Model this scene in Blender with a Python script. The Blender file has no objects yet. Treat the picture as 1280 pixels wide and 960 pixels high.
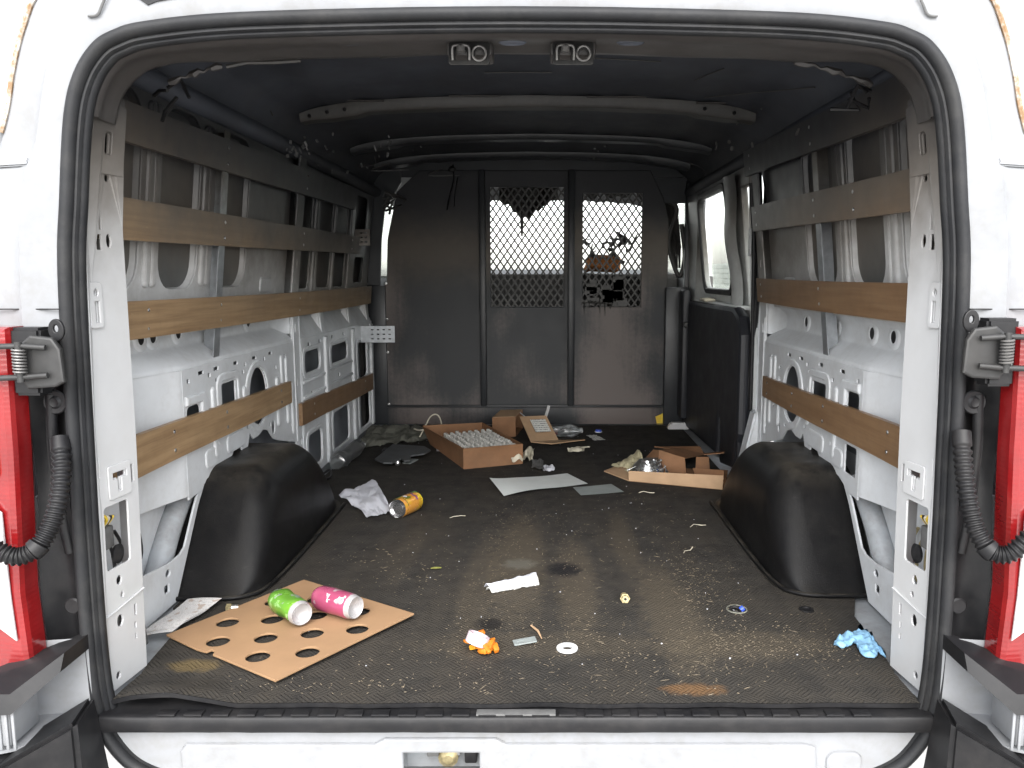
import bpy, bmesh, math, random
from mathutils import Vector, Matrix, noise as mnoise
R = math.radians
random.seed(11)
S = bpy.context.scene
COL = S.collection
# ------------------------------------------------------------------ camera
# metres: x to the right, y into the van from its rear sill, z up from the cargo floor
CAM = Vector((0.05, -1.43, 0.81)); FPX = 1000.0; CXP = 678.0; PIT = math.atan(135 / FPX)
cd = bpy.data.cameras.new('camera'); cam = bpy.data.objects.new('camera', cd); COL.objects.link(cam)
cam.location = CAM; cam.rotation_euler = (R(90) - PIT, 0, 0)
cd.sensor_width = 36.0; cd.lens = 36.0 * FPX / 1280.0
cd.shift_x = -(CXP - 640) / 1280.0
cd.clip_start = 0.05; cd.clip_end = 500
S.camera = cam
S.render.resolution_x = 1024; S.render.resolution_y = 768
# ------------------------------------------------------------------ light
w = bpy.data.worlds.new('World'); S.world = w; w.use_nodes = True
nt = w.node_tree; nt.nodes.clear()
SUN_EL, SUN_AZ = 42, 180        # overcast noon, brightest part of the sky behind the photographer
sky = nt.nodes.new('ShaderNodeTexSky'); sky.sky_type = 'NISHITA'; sky.sun_disc = False
sky.sun_elevation = R(SUN_EL); sky.sun_rotation = R(SUN_AZ)
sky.air_density = 1.0; sky.dust_density = 2.0; sky.ozone_density = 0.6
hs = nt.nodes.new('ShaderNodeHueSaturation'); hs.inputs['Saturation'].default_value = 0.22
bg = nt.nodes.new('ShaderNodeBackground'); bg.inputs[1].default_value = 0.14
wo = nt.nodes.new('ShaderNodeOutputWorld')
nt.links.new(sky.outputs[0], hs.inputs['Color']); nt.links.new(hs.outputs[0], bg.inputs[0]); nt.links.new(bg.outputs[0], wo.inputs[0])
sl = bpy.data.lights.new('sun', 'SUN'); sl.energy = 0.7; sl.angle = R(70); sl.color = (1, 0.975, 0.94)
so = bpy.data.objects.new('sun', sl); COL.objects.link(so)
az = R(SUN_AZ); el = R(SUN_EL)
sd = Vector((math.sin(az) * math.cos(el), math.cos(az) * math.cos(el), math.sin(el)))
so.rotation_euler = sd.to_track_quat('Z', 'Y').to_euler()
S.view_settings.view_transform = 'Standard'; S.view_settings.look = 'None'
S.view_settings.exposure = 2.25; S.view_settings.gamma = 1.0; S.view_settings.use_curve_mapping = False
S.render.engine = 'CYCLES'
S.cycles.max_bounces = 7; S.cycles.diffuse_bounces = 4; S.cycles.glossy_bounces = 2; S.cycles.transmission_bounces = 2; S.cycles.caustics_reflective = False; S.cycles.caustics_refractive = False; S.cycles.transparent_max_bounces = 12

# ------------------------------------------------------------------ measuring helpers
CP, SP = math.cos(PIT), math.sin(PIT)
def ray(px, py):
    a = (px - CXP) / FPX; b = (480 - py) / FPX
    return Vector((a, CP + b * SP, -SP + b * CP))
def fl(px, py, z=0.0):
    d = ray(px, py); return CAM + d * ((z - CAM.z) / d.z)
def wx(px, py, X):
    d = ray(px, py); return CAM + d * ((X - CAM.x) / d.x)
def wy(px, py, Y):
    d = ray(px, py); return CAM + d * ((Y - CAM.y) / d.y)

# ------------------------------------------------------------------ materials
def nd(t, kind, **kw):
    n = t.nodes.new(kind)
    for k, v in kw.items():
        if k in n.inputs: n.inputs[k].default_value = v
        else: setattr(n, k, v)
    return n
def mth(t, op, a, b=None, c=None, clamp=False):
    n = t.nodes.new('ShaderNodeMath'); n.operation = op; n.use_clamp = clamp
    for i, v in enumerate((a, b, c)):
        if v is None: continue
        if isinstance(v, (int, float)): n.inputs[i].default_value = v
        else: t.links.new(v, n.inputs[i])
    return n.outputs[0]
def mixc(t, f, a, b):
    n = t.nodes.new('ShaderNodeMix'); n.data_type = 'RGBA'; n.clamp_factor = True
    for i, v in ((0, f), (6, a), (7, b)):
        if isinstance(v, (int, float)): n.inputs[i].default_value = v
        elif isinstance(v, tuple): n.inputs[i].default_value = (*v[:3], 1)
        else: t.links.new(v, n.inputs[i])
    return n.outputs[2]
def ramp(t, v, lo, hi):
    n = t.nodes.new('ShaderNodeMapRange'); n.interpolation_type = 'SMOOTHSTEP'
    t.links.new(v, n.inputs[0]); n.inputs[1].default_value = lo; n.inputs[2].default_value = hi
    return n.outputs[0]
def noise(t, vec, scale, detail=4, rough=0.55):
    n = t.nodes.new('ShaderNodeTexNoise'); n.inputs['Scale'].default_value = scale
    n.inputs['Detail'].default_value = detail; n.inputs['Roughness'].default_value = rough
    if vec is not None: t.links.new(vec, n.inputs['Vector'])
    return n.outputs['Fac']
def vmul(t, vec, s):
    n = t.nodes.new('ShaderNodeVectorMath'); n.operation = 'MULTIPLY'; t.links.new(vec, n.inputs[0]); n.inputs[1].default_value = s
    return n.outputs[0]

# soot from the fire: a real deposit on every surface of the interior, thick under the roof and towards the cab
SG = bpy.data.node_groups.new('soot', 'ShaderNodeTree')
SG.interface.new_socket('Color', in_out='INPUT', socket_type='NodeSocketColor')
SG.interface.new_socket('Amount', in_out='INPUT', socket_type='NodeSocketFloat')
SG.interface.new_socket('Color', in_out='OUTPUT', socket_type='NodeSocketColor')
gi = SG.nodes.new('NodeGroupInput'); go = SG.nodes.new('NodeGroupOutput')
geo = SG.nodes.new('ShaderNodeNewGeometry'); sep = SG.nodes.new('ShaderNodeSeparateXYZ')
SG.links.new(geo.outputs['Position'], sep.inputs[0])
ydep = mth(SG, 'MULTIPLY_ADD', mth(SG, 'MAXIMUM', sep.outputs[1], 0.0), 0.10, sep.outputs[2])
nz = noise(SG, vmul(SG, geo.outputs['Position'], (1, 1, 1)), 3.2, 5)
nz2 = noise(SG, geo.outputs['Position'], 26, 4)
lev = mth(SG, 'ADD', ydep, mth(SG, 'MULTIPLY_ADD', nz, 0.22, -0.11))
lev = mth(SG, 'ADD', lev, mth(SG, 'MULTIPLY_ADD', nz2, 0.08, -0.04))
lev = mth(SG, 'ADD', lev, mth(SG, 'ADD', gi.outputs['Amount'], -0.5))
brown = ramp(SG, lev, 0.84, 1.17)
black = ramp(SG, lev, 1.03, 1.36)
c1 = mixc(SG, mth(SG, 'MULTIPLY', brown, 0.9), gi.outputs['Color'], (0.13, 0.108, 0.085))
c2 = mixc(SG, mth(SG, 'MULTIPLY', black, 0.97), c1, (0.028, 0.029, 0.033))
SG.links.new(c2, go.inputs[0])

MATS = {}
def mat(name, col, rough=0.5, metal=0.0, soot=None, var=0.12, vscale=9.0, dirt=0.0, dirtcol=(0.13, 0.1, 0.075), bump=0.0, bscale=60.0, coat=0.0, spec=0.5, alpha=None, stretch=(1, 1, 1), fn=None, rvar=0.12):
    if name in MATS: return MATS[name]
    m = bpy.data.materials.new(name); m.use_nodes = True; t = m.node_tree
    p = t.nodes['Principled BSDF']
    tc = t.nodes.new('ShaderNodeTexCoord'); g = t.nodes.new('ShaderNodeNewGeometry')
    ov = vmul(t, tc.outputs['Object'], stretch)
    c = nd(t, 'ShaderNodeRGB'); c.outputs[0].default_value = (*col, 1); c = c.outputs[0]
    if var:
        n = noise(t, ov, vscale, 5)
        c = mixc(t, ramp(t, n, 0.25, 0.75), tuple(x * (1 - var) for x in col), tuple(min(1, x * (1 + var)) for x in col))
    if fn: c = fn(t, c, tc, g, p)
    if dirt:
        d = noise(t, g.outputs['Position'], 7.0, 8, 0.7)
        d2 = noise(t, g.outputs['Position'], 55.0, 3, 0.6)
        f = mth(t, 'MULTIPLY', ramp(t, mth(t, 'MULTIPLY_ADD', d2, 0.35, mth(t, 'MULTIPLY', d, 0.8)), 0.48, 0.82), dirt)
        c = mixc(t, f, c, dirtcol)
    if soot is not None:
        s = t.nodes.new('ShaderNodeGroup'); s.node_tree = SG; s.inputs[1].default_value = soot
        t.links.new(c, s.inputs[0]); c = s.outputs[0]
    t.links.new(c, p.inputs['Base Color'])
    p.inputs['Metallic'].default_value = metal; p.inputs['Specular IOR Level'].default_value = spec
    if rvar:
        rn = noise(t, g.outputs['Position'], 14, 5)
        t.links.new(mth(t, 'MULTIPLY_ADD', rn, 2 * rvar, rough - rvar, clamp=True), p.inputs['Roughness'])
    else: p.inputs['Roughness'].default_value = rough
    if coat: p.inputs['Coat Weight'].default_value = coat; p.inputs['Coat Roughness'].default_value = 0.12
    if bump:
        b = t.nodes.new('ShaderNodeBump'); b.inputs['Strength'].default_value = bump; b.inputs['Distance'].default_value = 0.004
        t.links.new(noise(t, ov, bscale, 4), b.inputs['Height']); t.links.new(b.outputs[0], p.inputs['Normal'])
    MATS[name] = m
    return m

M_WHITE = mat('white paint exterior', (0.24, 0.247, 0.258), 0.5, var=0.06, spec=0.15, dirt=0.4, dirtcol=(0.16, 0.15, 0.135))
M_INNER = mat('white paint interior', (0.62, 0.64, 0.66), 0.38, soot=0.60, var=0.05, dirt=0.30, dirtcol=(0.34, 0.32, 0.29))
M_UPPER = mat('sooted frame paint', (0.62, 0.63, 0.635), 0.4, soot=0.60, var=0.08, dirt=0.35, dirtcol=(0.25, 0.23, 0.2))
M_SDOOR = mat('door frame paint', (0.66, 0.68, 0.67), 0.38, soot=0.40, var=0.06, dirt=0.3, dirtcol=(0.3, 0.29, 0.26))
M_PILLAR = mat('white paint pillar', (0.50, 0.505, 0.51), 0.36, soot=0.62, var=0.04, dirt=0.12, dirtcol=(0.4, 0.37, 0.32))
M_SKIN = mat('grey outer skin', (0.26, 0.275, 0.30), 0.5, soot=0.62, var=0.15, bump=0.15, bscale=25)
M_PADD = mat('dark sound pad', (0.085, 0.09, 0.09), 0.55, soot=0.58, var=0.2, vscale=12)
def roof_fn(t, c, tc, g, p):
    q = nd(t, 'ShaderNodeSeparateXYZ'); t.links.new(g.outputs['Position'], q.inputs[0])
    n = noise(t, g.outputs['Position'], 2.4, 5, 0.6)
    f = ramp(t, mth(t, 'ADD', q.outputs[1], mth(t, 'MULTIPLY_ADD', n, 1.6, -0.8)), 0.7, 2.1)      # thick soot over the cab end
    return mixc(t, mth(t, 'MULTIPLY', f, 0.85), c, (0.022, 0.023, 0.027))
M_ROOF = mat('sooty roof', (0.066, 0.073, 0.090), 0.6, var=0.3, vscale=2.6, fn=roof_fn, dirt=0.35, dirtcol=(0.080, 0.076, 0.074), spec=0.3)
M_BOW = mat('sooty roof bow', (0.052, 0.050, 0.048), 0.5, var=0.3, vscale=6, dirt=0.5, dirtcol=(0.085, 0.078, 0.068))
M_HEAD = mat('sooty header', (0.060, 0.055, 0.053), 0.45, var=0.25, vscale=4, dirt=0.4, dirtcol=(0.04, 0.036, 0.033))
def part_fn(t, c, tc, g, p):
    n = noise(t, vmul(t, g.outputs['Position'], (1.0, 1.0, 0.75)), 1.9, 2, 0.5); n2 = noise(t, g.outputs['Position'], 60, 4, 0.6); n3 = noise(t, vmul(t, g.outputs['Position'], (40, 1, 3)), 1.0, 4, 0.7)
    f = mth(t, 'ADD', n, mth(t, 'MULTIPLY_ADD', n2, 0.10, mth(t, 'MULTIPLY_ADD', n3, 0.12, -0.11)))
    return mixc(t, ramp(t, f, 0.43, 0.62), c, (0.145, 0.123, 0.115))
M_PART = mat('black partition steel', (0.034, 0.036, 0.039), 0.5, soot=0.36, var=0, spec=0.35, fn=part_fn, rvar=0.1)
M_POST = mat('black partition post', (0.022, 0.024, 0.027), 0.4, var=0.2)
M_MESH = mat('black expanded metal', (0.045, 0.043, 0.040), 0.5, var=0.3, vscale=30)
M_BLACK = mat('black plastic', (0.010, 0.010, 0.011), 0.42, var=0.2, vscale=6, spec=0.25, dirt=0.3, dirtcol=(0.045, 0.042, 0.04))
M_TRIM = mat('blue black door trim', (0.013, 0.014, 0.018), 0.5, var=0.3, vscale=5, dirt=0.25, dirtcol=(0.03, 0.03, 0.03))
def arch_fn(t, c, tc, g, p):
    q = nd(t, 'ShaderNodeSeparateXYZ'); t.links.new(g.outputs['Normal'], q.inputs[0])
    n = noise(t, g.outputs['Position'], 9, 6, 0.7); sc = noise(t, vmul(t, g.outputs['Position'], (1, 1, 6)), 14, 5, 0.75)
    f = mth(t, 'MULTIPLY', ramp(t, q.outputs[2], 0.55, 1.0), ramp(t, n, 0.35, 0.65))           # settled dust on the top
    c = mixc(t, mth(t, 'MULTIPLY', f, 0.8), c, (0.055, 0.049, 0.040))
    return mixc(t, mth(t, 'MULTIPLY', ramp(t, sc, 0.64, 0.70), 0.6), c, (0.035, 0.034, 0.032))
M_ARCH = mat('black arch liner', (0.0065, 0.0065, 0.007), 0.40, var=0.2, vscale=5, spec=0.13, fn=arch_fn, dirt=0.4, dirtcol=(0.022, 0.021, 0.019), bump=0.15, bscale=300)
def seal_fn(t, c, tc, g, p):
    n = noise(t, vmul(t, g.outputs['Position'], (1, 1, 1)), 11, 6, 0.7)
    return mixc(t, mth(t, 'MULTIPLY', ramp(t, n, 0.42, 0.75), 0.75), c, (0.032, 0.0315, 0.031))
M_SEAL = mat('rubber seal', (0.015, 0.0155, 0.017), 0.55, spec=0.25, var=0.2, fn=seal_fn, bump=0.1, bscale=90)
M_STEEL = mat('galvanised steel', (0.42, 0.44, 0.46), 0.38, 0.75, soot=0.42, var=0.15, vscale=40)
M_DARKMETAL = mat('dark hinge metal', (0.020, 0.020, 0.020), 0.5, 0.1, var=0.3, vscale=50, dirt=0.35, dirtcol=(0.04, 0.036, 0.032))
M_CHROME = mat('bright steel', (0.6, 0.6, 0.6), 0.28, 0.9, var=0.2, vscale=60)
def wood_fn(t, c, tc, g, p):
    sepn = nd(t, 'ShaderNodeNewGeometry')
    v = vmul(t, tc.outputs['Object'], (30, 1.3, 30))
    n = noise(t, v, 2.2, 6, 0.6); n2 = noise(t, vmul(t, tc.outputs['Object'], (120, 3, 160)), 1.5, 3)
    c = mixc(t, ramp(t, n, 0.3, 0.7), (0.25, 0.158, 0.083), (0.38, 0.255, 0.14))
    c = mixc(t, mth(t, 'MULTIPLY', ramp(t, n2, 0.55, 0.75), 0.35), c, (0.15, 0.085, 0.04))
    sc = noise(t, vmul(t, g.outputs['Position'], (8, 9, 30)), 2.5, 5, 0.7)
    return mixc(t, mth(t, 'MULTIPLY', ramp(t, sc, 0.66, 0.74), 0.6), c, (0.6, 0.46, 0.3))
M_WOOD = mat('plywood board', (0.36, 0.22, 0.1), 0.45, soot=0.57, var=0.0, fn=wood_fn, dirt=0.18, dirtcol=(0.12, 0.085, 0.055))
M_WOODR = mat('darker plywood board', (0.36, 0.22, 0.1), 0.42, soot=0.56, var=0.0, fn=lambda t, c, tc, g, p: mixc(t, 0.55, wood_fn(t, c, tc, g, p), (0.14, 0.066, 0.03)), dirt=0.2, dirtcol=(0.1, 0.07, 0.05))
M_CARD = mat('cardboard', (0.285, 0.175, 0.097), 0.75, var=0.06, vscale=14, dirt=0.12, dirtcol=(0.33, 0.2, 0.1), bump=0.08, bscale=120, spec=0.2, rvar=0.03)
M_CARDD = mat('brown cardboard', (0.22, 0.115, 0.06), 0.75, var=0.15, vscale=9, dirt=0.4, dirtcol=(0.13, 0.085, 0.055), bump=0.15, bscale=90, spec=0.2, rvar=0.03)
M_CARDL = mat('pale cardboard', (0.42, 0.28, 0.17), 0.75, var=0.1, vscale=12, dirt=0.3, dirtcol=(0.3, 0.2, 0.12), spec=0.2, rvar=0.03)
M_PAPER = mat('white paper', (0.54, 0.55, 0.60), 0.7, var=0.05, dirt=0.22, dirtcol=(0.48, 0.46, 0.44), spec=0.2, rvar=0.03)
M_SHEET = mat('white sheet', (0.60, 0.63, 0.62), 0.35, var=0.04, dirt=0.25, dirtcol=(0.45, 0.44, 0.42))
M_GREY = mat('grey card', (0.22, 0.245, 0.24), 0.6, var=0.12, dirt=0.4, dirtcol=(0.13, 0.12, 0.11))
M_WPLAS = mat('white plastic', (0.56, 0.56, 0.56), 0.35, var=0.03, dirt=0.08)
M_CREAM = mat('cream scrap', (0.58, 0.54, 0.43), 0.7, var=0.12, vscale=30, dirt=0.3)
M_GLOVE = mat('blue nitrile', (0.19, 0.36, 0.52), 0.55, var=0.12, vscale=40, bump=0.2, bscale=120)
M_ORANGE = mat('orange peel', (0.55, 0.16, 0.012), 0.5, var=0.25, vscale=60)
M_TAPE = mat('pale pink tape', (0.52, 0.43, 0.47), 0.4, var=0.05, vscale=60)
M_BRASS = mat('dull brass', (0.43, 0.36, 0.2), 0.42, 0.7, var=0.3, vscale=90)
M_YELLOW = mat('yellow plastic', (0.72, 0.5, 0.03), 0.45, var=0.15, vscale=40, dirt=0.3)
M_BLUE = mat('blue plastic', (0.03, 0.08, 0.5), 0.4, var=0.1)
M_REDP = mat('red plastic', (0.5, 0.05, 0.03), 0.45, var=0.2)
M_LEAF = mat('dry leaf', (0.20, 0.20, 0.05), 0.7, var=0.3, vscale=80)
M_STRAW = mat('straw chips', (0.17, 0.14, 0.10), 0.8, var=0.5, vscale=4, spec=0.2)
M_CARPET = mat('scorched matting', (0.15, 0.15, 0.125), 0.85, var=0.3, vscale=20, dirt=0.5, dirtcol=(0.05, 0.048, 0.04), spec=0.15)
M_AMBER = mat('scorched orange vest', (0.55, 0.2, 0.05), 0.7, var=0.4, vscale=25)
M_CAV = mat('cavity metal', (0.34, 0.36, 0.38), 0.5, var=0.2, dirt=0.5, dirtcol=(0.16, 0.13, 0.1))
M_GROUND = mat('pale concrete', (0.46, 0.45, 0.43), 0.8, var=0.2, vscale=1.5, dirt=0.4, dirtcol=(0.2, 0.19, 0.17))
M_SIDING = mat('pale siding', (0.62, 0.66, 0.62), 0.6, var=0.05)
M_CABSOOT = mat('burnt cab trim', (0.022, 0.021, 0.02), 0.6, var=0.4, vscale=9, dirt=0.4, dirtcol=(0.07, 0.062, 0.052))
M_PADGREY = mat('grey grip pad', (0.10, 0.10, 0.098), 0.6, var=0.2, vscale=40)
M_CAN = mat('aluminium', (0.72, 0.72, 0.73), 0.22, 0.95, var=0.04)
M_CANW = mat('white can rim', (0.40, 0.39, 0.39), 0.3, 0.25, var=0.03)

def glassmat(name, tint, f=0.12):
    m = bpy.data.materials.new(name); m.use_nodes = True; t = m.node_tree; t.nodes.clear()
    o = t.nodes.new('ShaderNodeOutputMaterial'); tr = t.nodes.new('ShaderNodeBsdfTransparent'); gl = t.nodes.new('ShaderNodeBsdfGlossy')
    tr.inputs[0].default_value = (*tint, 1); gl.inputs['Roughness'].default_value = 0.06
    fr = t.nodes.new('ShaderNodeFresnel'); fr.inputs[0].default_value = 1.3
    mx = t.nodes.new('ShaderNodeMixShader')
    t.links.new(mth(t, 'MAXIMUM', mth(t, 'ADD', fr.outputs[0], f), 0.02), mx.inputs[0]); gl.inputs['Roughness'].default_value = 0.06 if f < 0.05 else 0.3; t.links.new(tr.outputs[0], mx.inputs[1]); t.links.new(gl.outputs[0], mx.inputs[2]); t.links.new(mx.outputs[0], o.inputs[0])
    return m
def milky(m, k):
    t = m.node_tree; o = [n for n in t.nodes if n.type == 'OUTPUT_MATERIAL'][0]; src = o.inputs[0].links[0].from_socket
    d = t.nodes.new('ShaderNodeBsdfDiffuse'); d.inputs[0].default_value = (0.7, 0.72, 0.73, 1); x = t.nodes.new('ShaderNodeMixShader'); x.inputs[0].default_value = k
    t.links.new(src, x.inputs[1]); t.links.new(d.outputs[0], x.inputs[2]); t.links.new(x.outputs[0], o.inputs[0]); return m
M_GLASS = glassmat('window glass', (0.97, 0.98, 0.95), -0.3)
M_CLEAR = glassmat('clear bottle plastic', (0.86, 0.89, 0.90), 0.2); milky(M_CLEAR, 0.06)

def lens_fn(t, c, tc, g, p):
    s = nd(t, 'ShaderNodeSeparateXYZ'); t.links.new(g.outputs['Position'], s.inputs[0])
    wv = mth(t, 'SINE', mth(t, 'MULTIPLY', s.outputs[2], 700.0))
    b = t.nodes.new('ShaderNodeBump'); b.inputs['Strength'].default_value = 0.12; b.inputs['Distance'].default_value = 0.001
    t.links.new(wv, b.inputs['Height']); t.links.new(b.outputs[0], p.inputs['Normal'])
    return c
M_RED = mat('red lamp lens', (0.19, 0.008, 0.009), 0.12, var=0.2, vscale=12, fn=lens_fn, coat=0.8, rvar=0.03)
M_LENSW = mat('clear lamp lens', (0.5, 0.5, 0.5), 0.1, var=0.12, vscale=40, fn=lens_fn, coat=0.8, rvar=0.03)
M_LENSO = mat('amber lamp lens', (0.75, 0.13, 0.02), 0.12, var=0.2, vscale=40, fn=lens_fn, coat=0.8, rvar=0.03)

def mat_fn(t, c, tc, g, p):           # ribbed rubber mat: basket-weave grip pattern, trodden-in sawdust
    pos = g.outputs['Position']; s = nd(t, 'ShaderNodeSeparateXYZ'); t.links.new(pos, s.inputs[0])
    u = mth(t, 'MULTIPLY', mth(t, 'ADD', s.outputs[0], s.outputs[1]), 0.7071)
    v = mth(t, 'MULTIPLY', mth(t, 'SUBTRACT', s.outputs[0], s.outputs[1]), 0.7071)
    CELL = 0.032
    cu = mth(t, 'FLOOR', mth(t, 'DIVIDE', u, CELL)); cv = mth(t, 'FLOOR', mth(t, 'DIVIDE', v, CELL))
    par = mth(t, 'MODULO', mth(t, 'ADD', mth(t, 'ADD', cu, cv), 1000.0), 2.0)
    lu = mth(t, 'SINE', mth(t, 'MULTIPLY', u, 2 * math.pi * 4 / CELL)); lv = mth(t, 'SINE', mth(t, 'MULTIPLY', v, 2 * math.pi * 4 / CELL))
    line = mth(t, 'ADD', mth(t, 'MULTIPLY', lu, par), mth(t, 'MULTIPLY', lv, mth(t, 'SUBTRACT', 1.0, par)))
    line = ramp(t, line, -0.2, 0.7)
    b = t.nodes.new('ShaderNodeBump'); b.inputs['Strength'].default_value = 0.9; b.inputs['Distance'].default_value = 0.0026
    n3 = noise(t, pos, 240, 3)
    t.links.new(mth(t, 'MULTIPLY_ADD', n3, 0.5, line), b.inputs['Height']); t.links.new(b.outputs[0], p.inputs['Normal'])
    big = noise(t, vmul(t, pos, (4.2, 0.9, 1)), 1.8, 4, 0.55); med = noise(t, pos, 13, 6, 0.7); fine = noise(t, pos, 95, 4, 0.7)
    near = mth(t, 'SUBTRACT', 1.0, ramp(t, s.outputs[1], 0.3, 2.0))     # sawdust lies where the loading was done, near the doors
    dust = mth(t, 'ADD', mth(t, 'MULTIPLY', big, 0.75), mth(t, 'MULTIPLY', med, 0.42))
    dust = mth(t, 'ADD', dust, mth(t, 'MULTIPLY', near, 0.10))
    dust = ramp(t, dust, 0.46, 0.90)
    groove = mth(t, 'MULTIPLY_ADD', mth(t, 'SUBTRACT', 1.0, line), 0.6, 0.4)
    c = mixc(t, ramp(t, med, 0.3, 0.7), (0.027, 0.026, 0.0248), (0.046, 0.0435, 0.040))
    c = mixc(t, mth(t, 'MULTIPLY', dust, groove), c, (0.052, 0.045, 0.036))
    c = mixc(t, mth(t, 'MULTIPLY', near, 0.15), c, (0.032, 0.029, 0.026))
    dk = noise(t, pos, 5.5, 5, 0.65)
    c = mixc(t, mth(t, 'MULTIPLY', ramp(t, dk, 0.58, 0.72), 0.5), c, (0.014, 0.014, 0.015))
    c = mixc(t, mth(t, 'MULTIPLY', ramp(t, fine, 0.66, 0.72), 0.6), c, (0.16, 0.135, 0.10))
    def blot(c, x, y, rx, ry, col, k):
        dx = mth(t, 'DIVIDE', mth(t, 'SUBTRACT', s.outputs[0], x), rx); dy = mth(t, 'DIVIDE', mth(t, 'SUBTRACT', s.outputs[1], y), ry)
        d = mth(t, 'ADD', mth(t, 'MULTIPLY', dx, dx), mth(t, 'MULTIPLY', dy, dy))
        d = mth(t, 'ADD', d, mth(t, 'MULTIPLY_ADD', noise(t, pos, 38, 5, 0.7), 1.8, -0.9))
        f = mth(t, 'SUBTRACT', 1.0, ramp(t, d, 0.1, 1.0))
        return mixc(t, mth(t, 'MULTIPLY', f, k), c, col)
    for (x0, y0, rx_, ry_, k_) in ((-0.02, 0.75, 0.10, 0.55, 0.55), (0.14, 0.62, 0.07, 0.45, 0.5), (0.36, 0.42, 0.09, 0.40, 0.55), (0.50, 0.25, 0.22, 0.09, 0.5), (0.05, 0.25, 0.35, 0.08, 0.35), (-0.12, 0.60, 0.06, 0.5, 0.35), (0.30, 0.95, 0.05, 0.4, 0.35), (-0.35, 0.85, 0.05, 0.35, 0.25)):
        c = blot(c, x0, y0, rx_, ry_, (0.092, 0.076, 0.055), k_)
    q = fl(868, 862); c = blot(c, q.x, q.y, 0.075, 0.03, (0.26, 0.13, 0.045), 0.38)
    q = fl(243, 832); c = blot(c, q.x, q.y, 0.07, 0.035, (0.16, 0.115, 0.05), 0.55)
    q = fl(650, 705); c = blot(c, q.x, q.y, 0.06, 0.05, (0.15, 0.15, 0.13), 0.4)
    q = fl(705, 712); c = blot(c, q.x, q.y, 0.06, 0.07, (0.012, 0.012, 0.014), 0.9)
    q = fl(612, 780); c = blot(c, q.x, q.y, 0.045, 0.04, (0.014, 0.013, 0.013), 0.8)
    return c
M_MAT = mat('ribbed rubber mat', (0.04, 0.04, 0.04), 0.75, var=0, fn=mat_fn, spec=0.10)

def print_fn(t, c, tc, g, p):
    u = tc.outputs['UV']; s = nd(t, 'ShaderNodeSeparateXYZ'); t.links.new(u, s.inputs[0])
    lines = ramp(t, mth(t, 'SINE', mth(t, 'MULTIPLY', s.outputs[1], 150.0)), 0.1, 0.5)
    words = ramp(t, noise(t, vmul(t, u, (26, 24, 1)), 1.6, 3), 0.42, 0.55)
    f = mth(t, 'MULTIPLY', lines, words)
    blk = nd(t, 'ShaderNodeTexBrick'); blk.inputs['Scale'].default_value = 2.2
    t.links.new(u, blk.inputs['Vector']); blk.inputs['Color1'].default_value = (1, 1, 1, 1); blk.inputs['Color2'].default_value = (0.2, 0.2, 0.2, 1); blk.inputs['Mortar'].default_value = (0, 0, 0, 1); blk.inputs['Mortar Size'].default_value = 0.12
    c = mixc(t, mth(t, 'MULTIPLY', f, 0.6), c, (0.12, 0.12, 0.13))
    ph = ramp(t, noise(t, vmul(t, u, (3, 4, 1)), 1.5, 1), 0.60, 0.62)
    return mixc(t, mth(t, 'MULTIPLY', ph, 0.65), c, (0.32, 0.23, 0.17))
M_PRINT = mat('printed paper', (0.60, 0.585, 0.57), 0.6, var=0.05, fn=print_fn, spec=0.2)
def lab_fn(t, c, tc, g, p):
    u = tc.outputs['UV']; s = nd(t, 'ShaderNodeSeparateXYZ'); t.links.new(u, s.inputs[0])
    lines = ramp(t, mth(t, 'SINE', mth(t, 'MULTIPLY', s.outputs[1], 40.0)), 0.0, 0.4)
    words = ramp(t, noise(t, vmul(t, u, (9, 6.4, 1)), 1.6, 2), 0.42, 0.5)
    return mixc(t, mth(t, 'MULTIPLY', mth(t, 'MULTIPLY', lines, words), 0.8), c, (0.1, 0.1, 0.1))
M_LABEL = mat('printed label', (0.66, 0.66, 0.62), 0.6, var=0.03, fn=lab_fn, spec=0.2)

# ------------------------------------------------------------------ mesh helpers
def link(name, me, m, parent=None):
    o = bpy.data.objects.new(name, me); COL.objects.link(o)
    if m is not None:
        me.materials.clear(); me.materials.append(m)
    if parent is not None: o.parent = parent
    return o
def tag(o, label, cat, group=None):
    o['label'] = label; o['category'] = cat
    if group: o['group'] = group
    return o
def empty(name, loc=(0, 0, 0)):
    o = bpy.data.objects.new(name, None); COL.objects.link(o); o.location = loc; o.empty_display_size = 0.05; return o
def fin(bm, name='m', smooth=40, recalc=True):
    if recalc: bmesh.ops.recalc_face_normals(bm, faces=bm.faces[:])
    for f in bm.faces: f.smooth = True
    for e in bm.edges:
        if len(e.link_faces) == 2 and e.calc_face_angle(0) > R(smooth): e.smooth = False
    me = bpy.data.meshes.new(name); bm.to_mesh(me); bm.free(); return me
def raw(verts, faces, smooth=40):
    bm = bmesh.new(); vs = [bm.verts.new(v) for v in verts]
    for f in faces:
        try: bm.faces.new([vs[i] for i in f])
        except ValueError: pass
    return fin(bm, smooth=smooth)
def addbox(bm, c, s, bev=0.0, mtx=None):
    r = bmesh.ops.create_cube(bm, size=1.0); vs = r['verts']
    for v in vs: v.co = Vector((v.co.x * s[0], v.co.y * s[1], v.co.z * s[2])) + Vector(c)
    if mtx is not None:
        for v in vs: v.co = mtx @ v.co
    if bev:
        es = list({e for v in vs for e in v.link_edges})
        bmesh.ops.bevel(bm, geom=es, offset=bev, segments=2, affect='EDGES', profile=0.5)
def box(c, s, bev=0.0, mtx=None):
    bm = bmesh.new(); addbox(bm, c, s, bev, mtx); return fin(bm)
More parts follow.
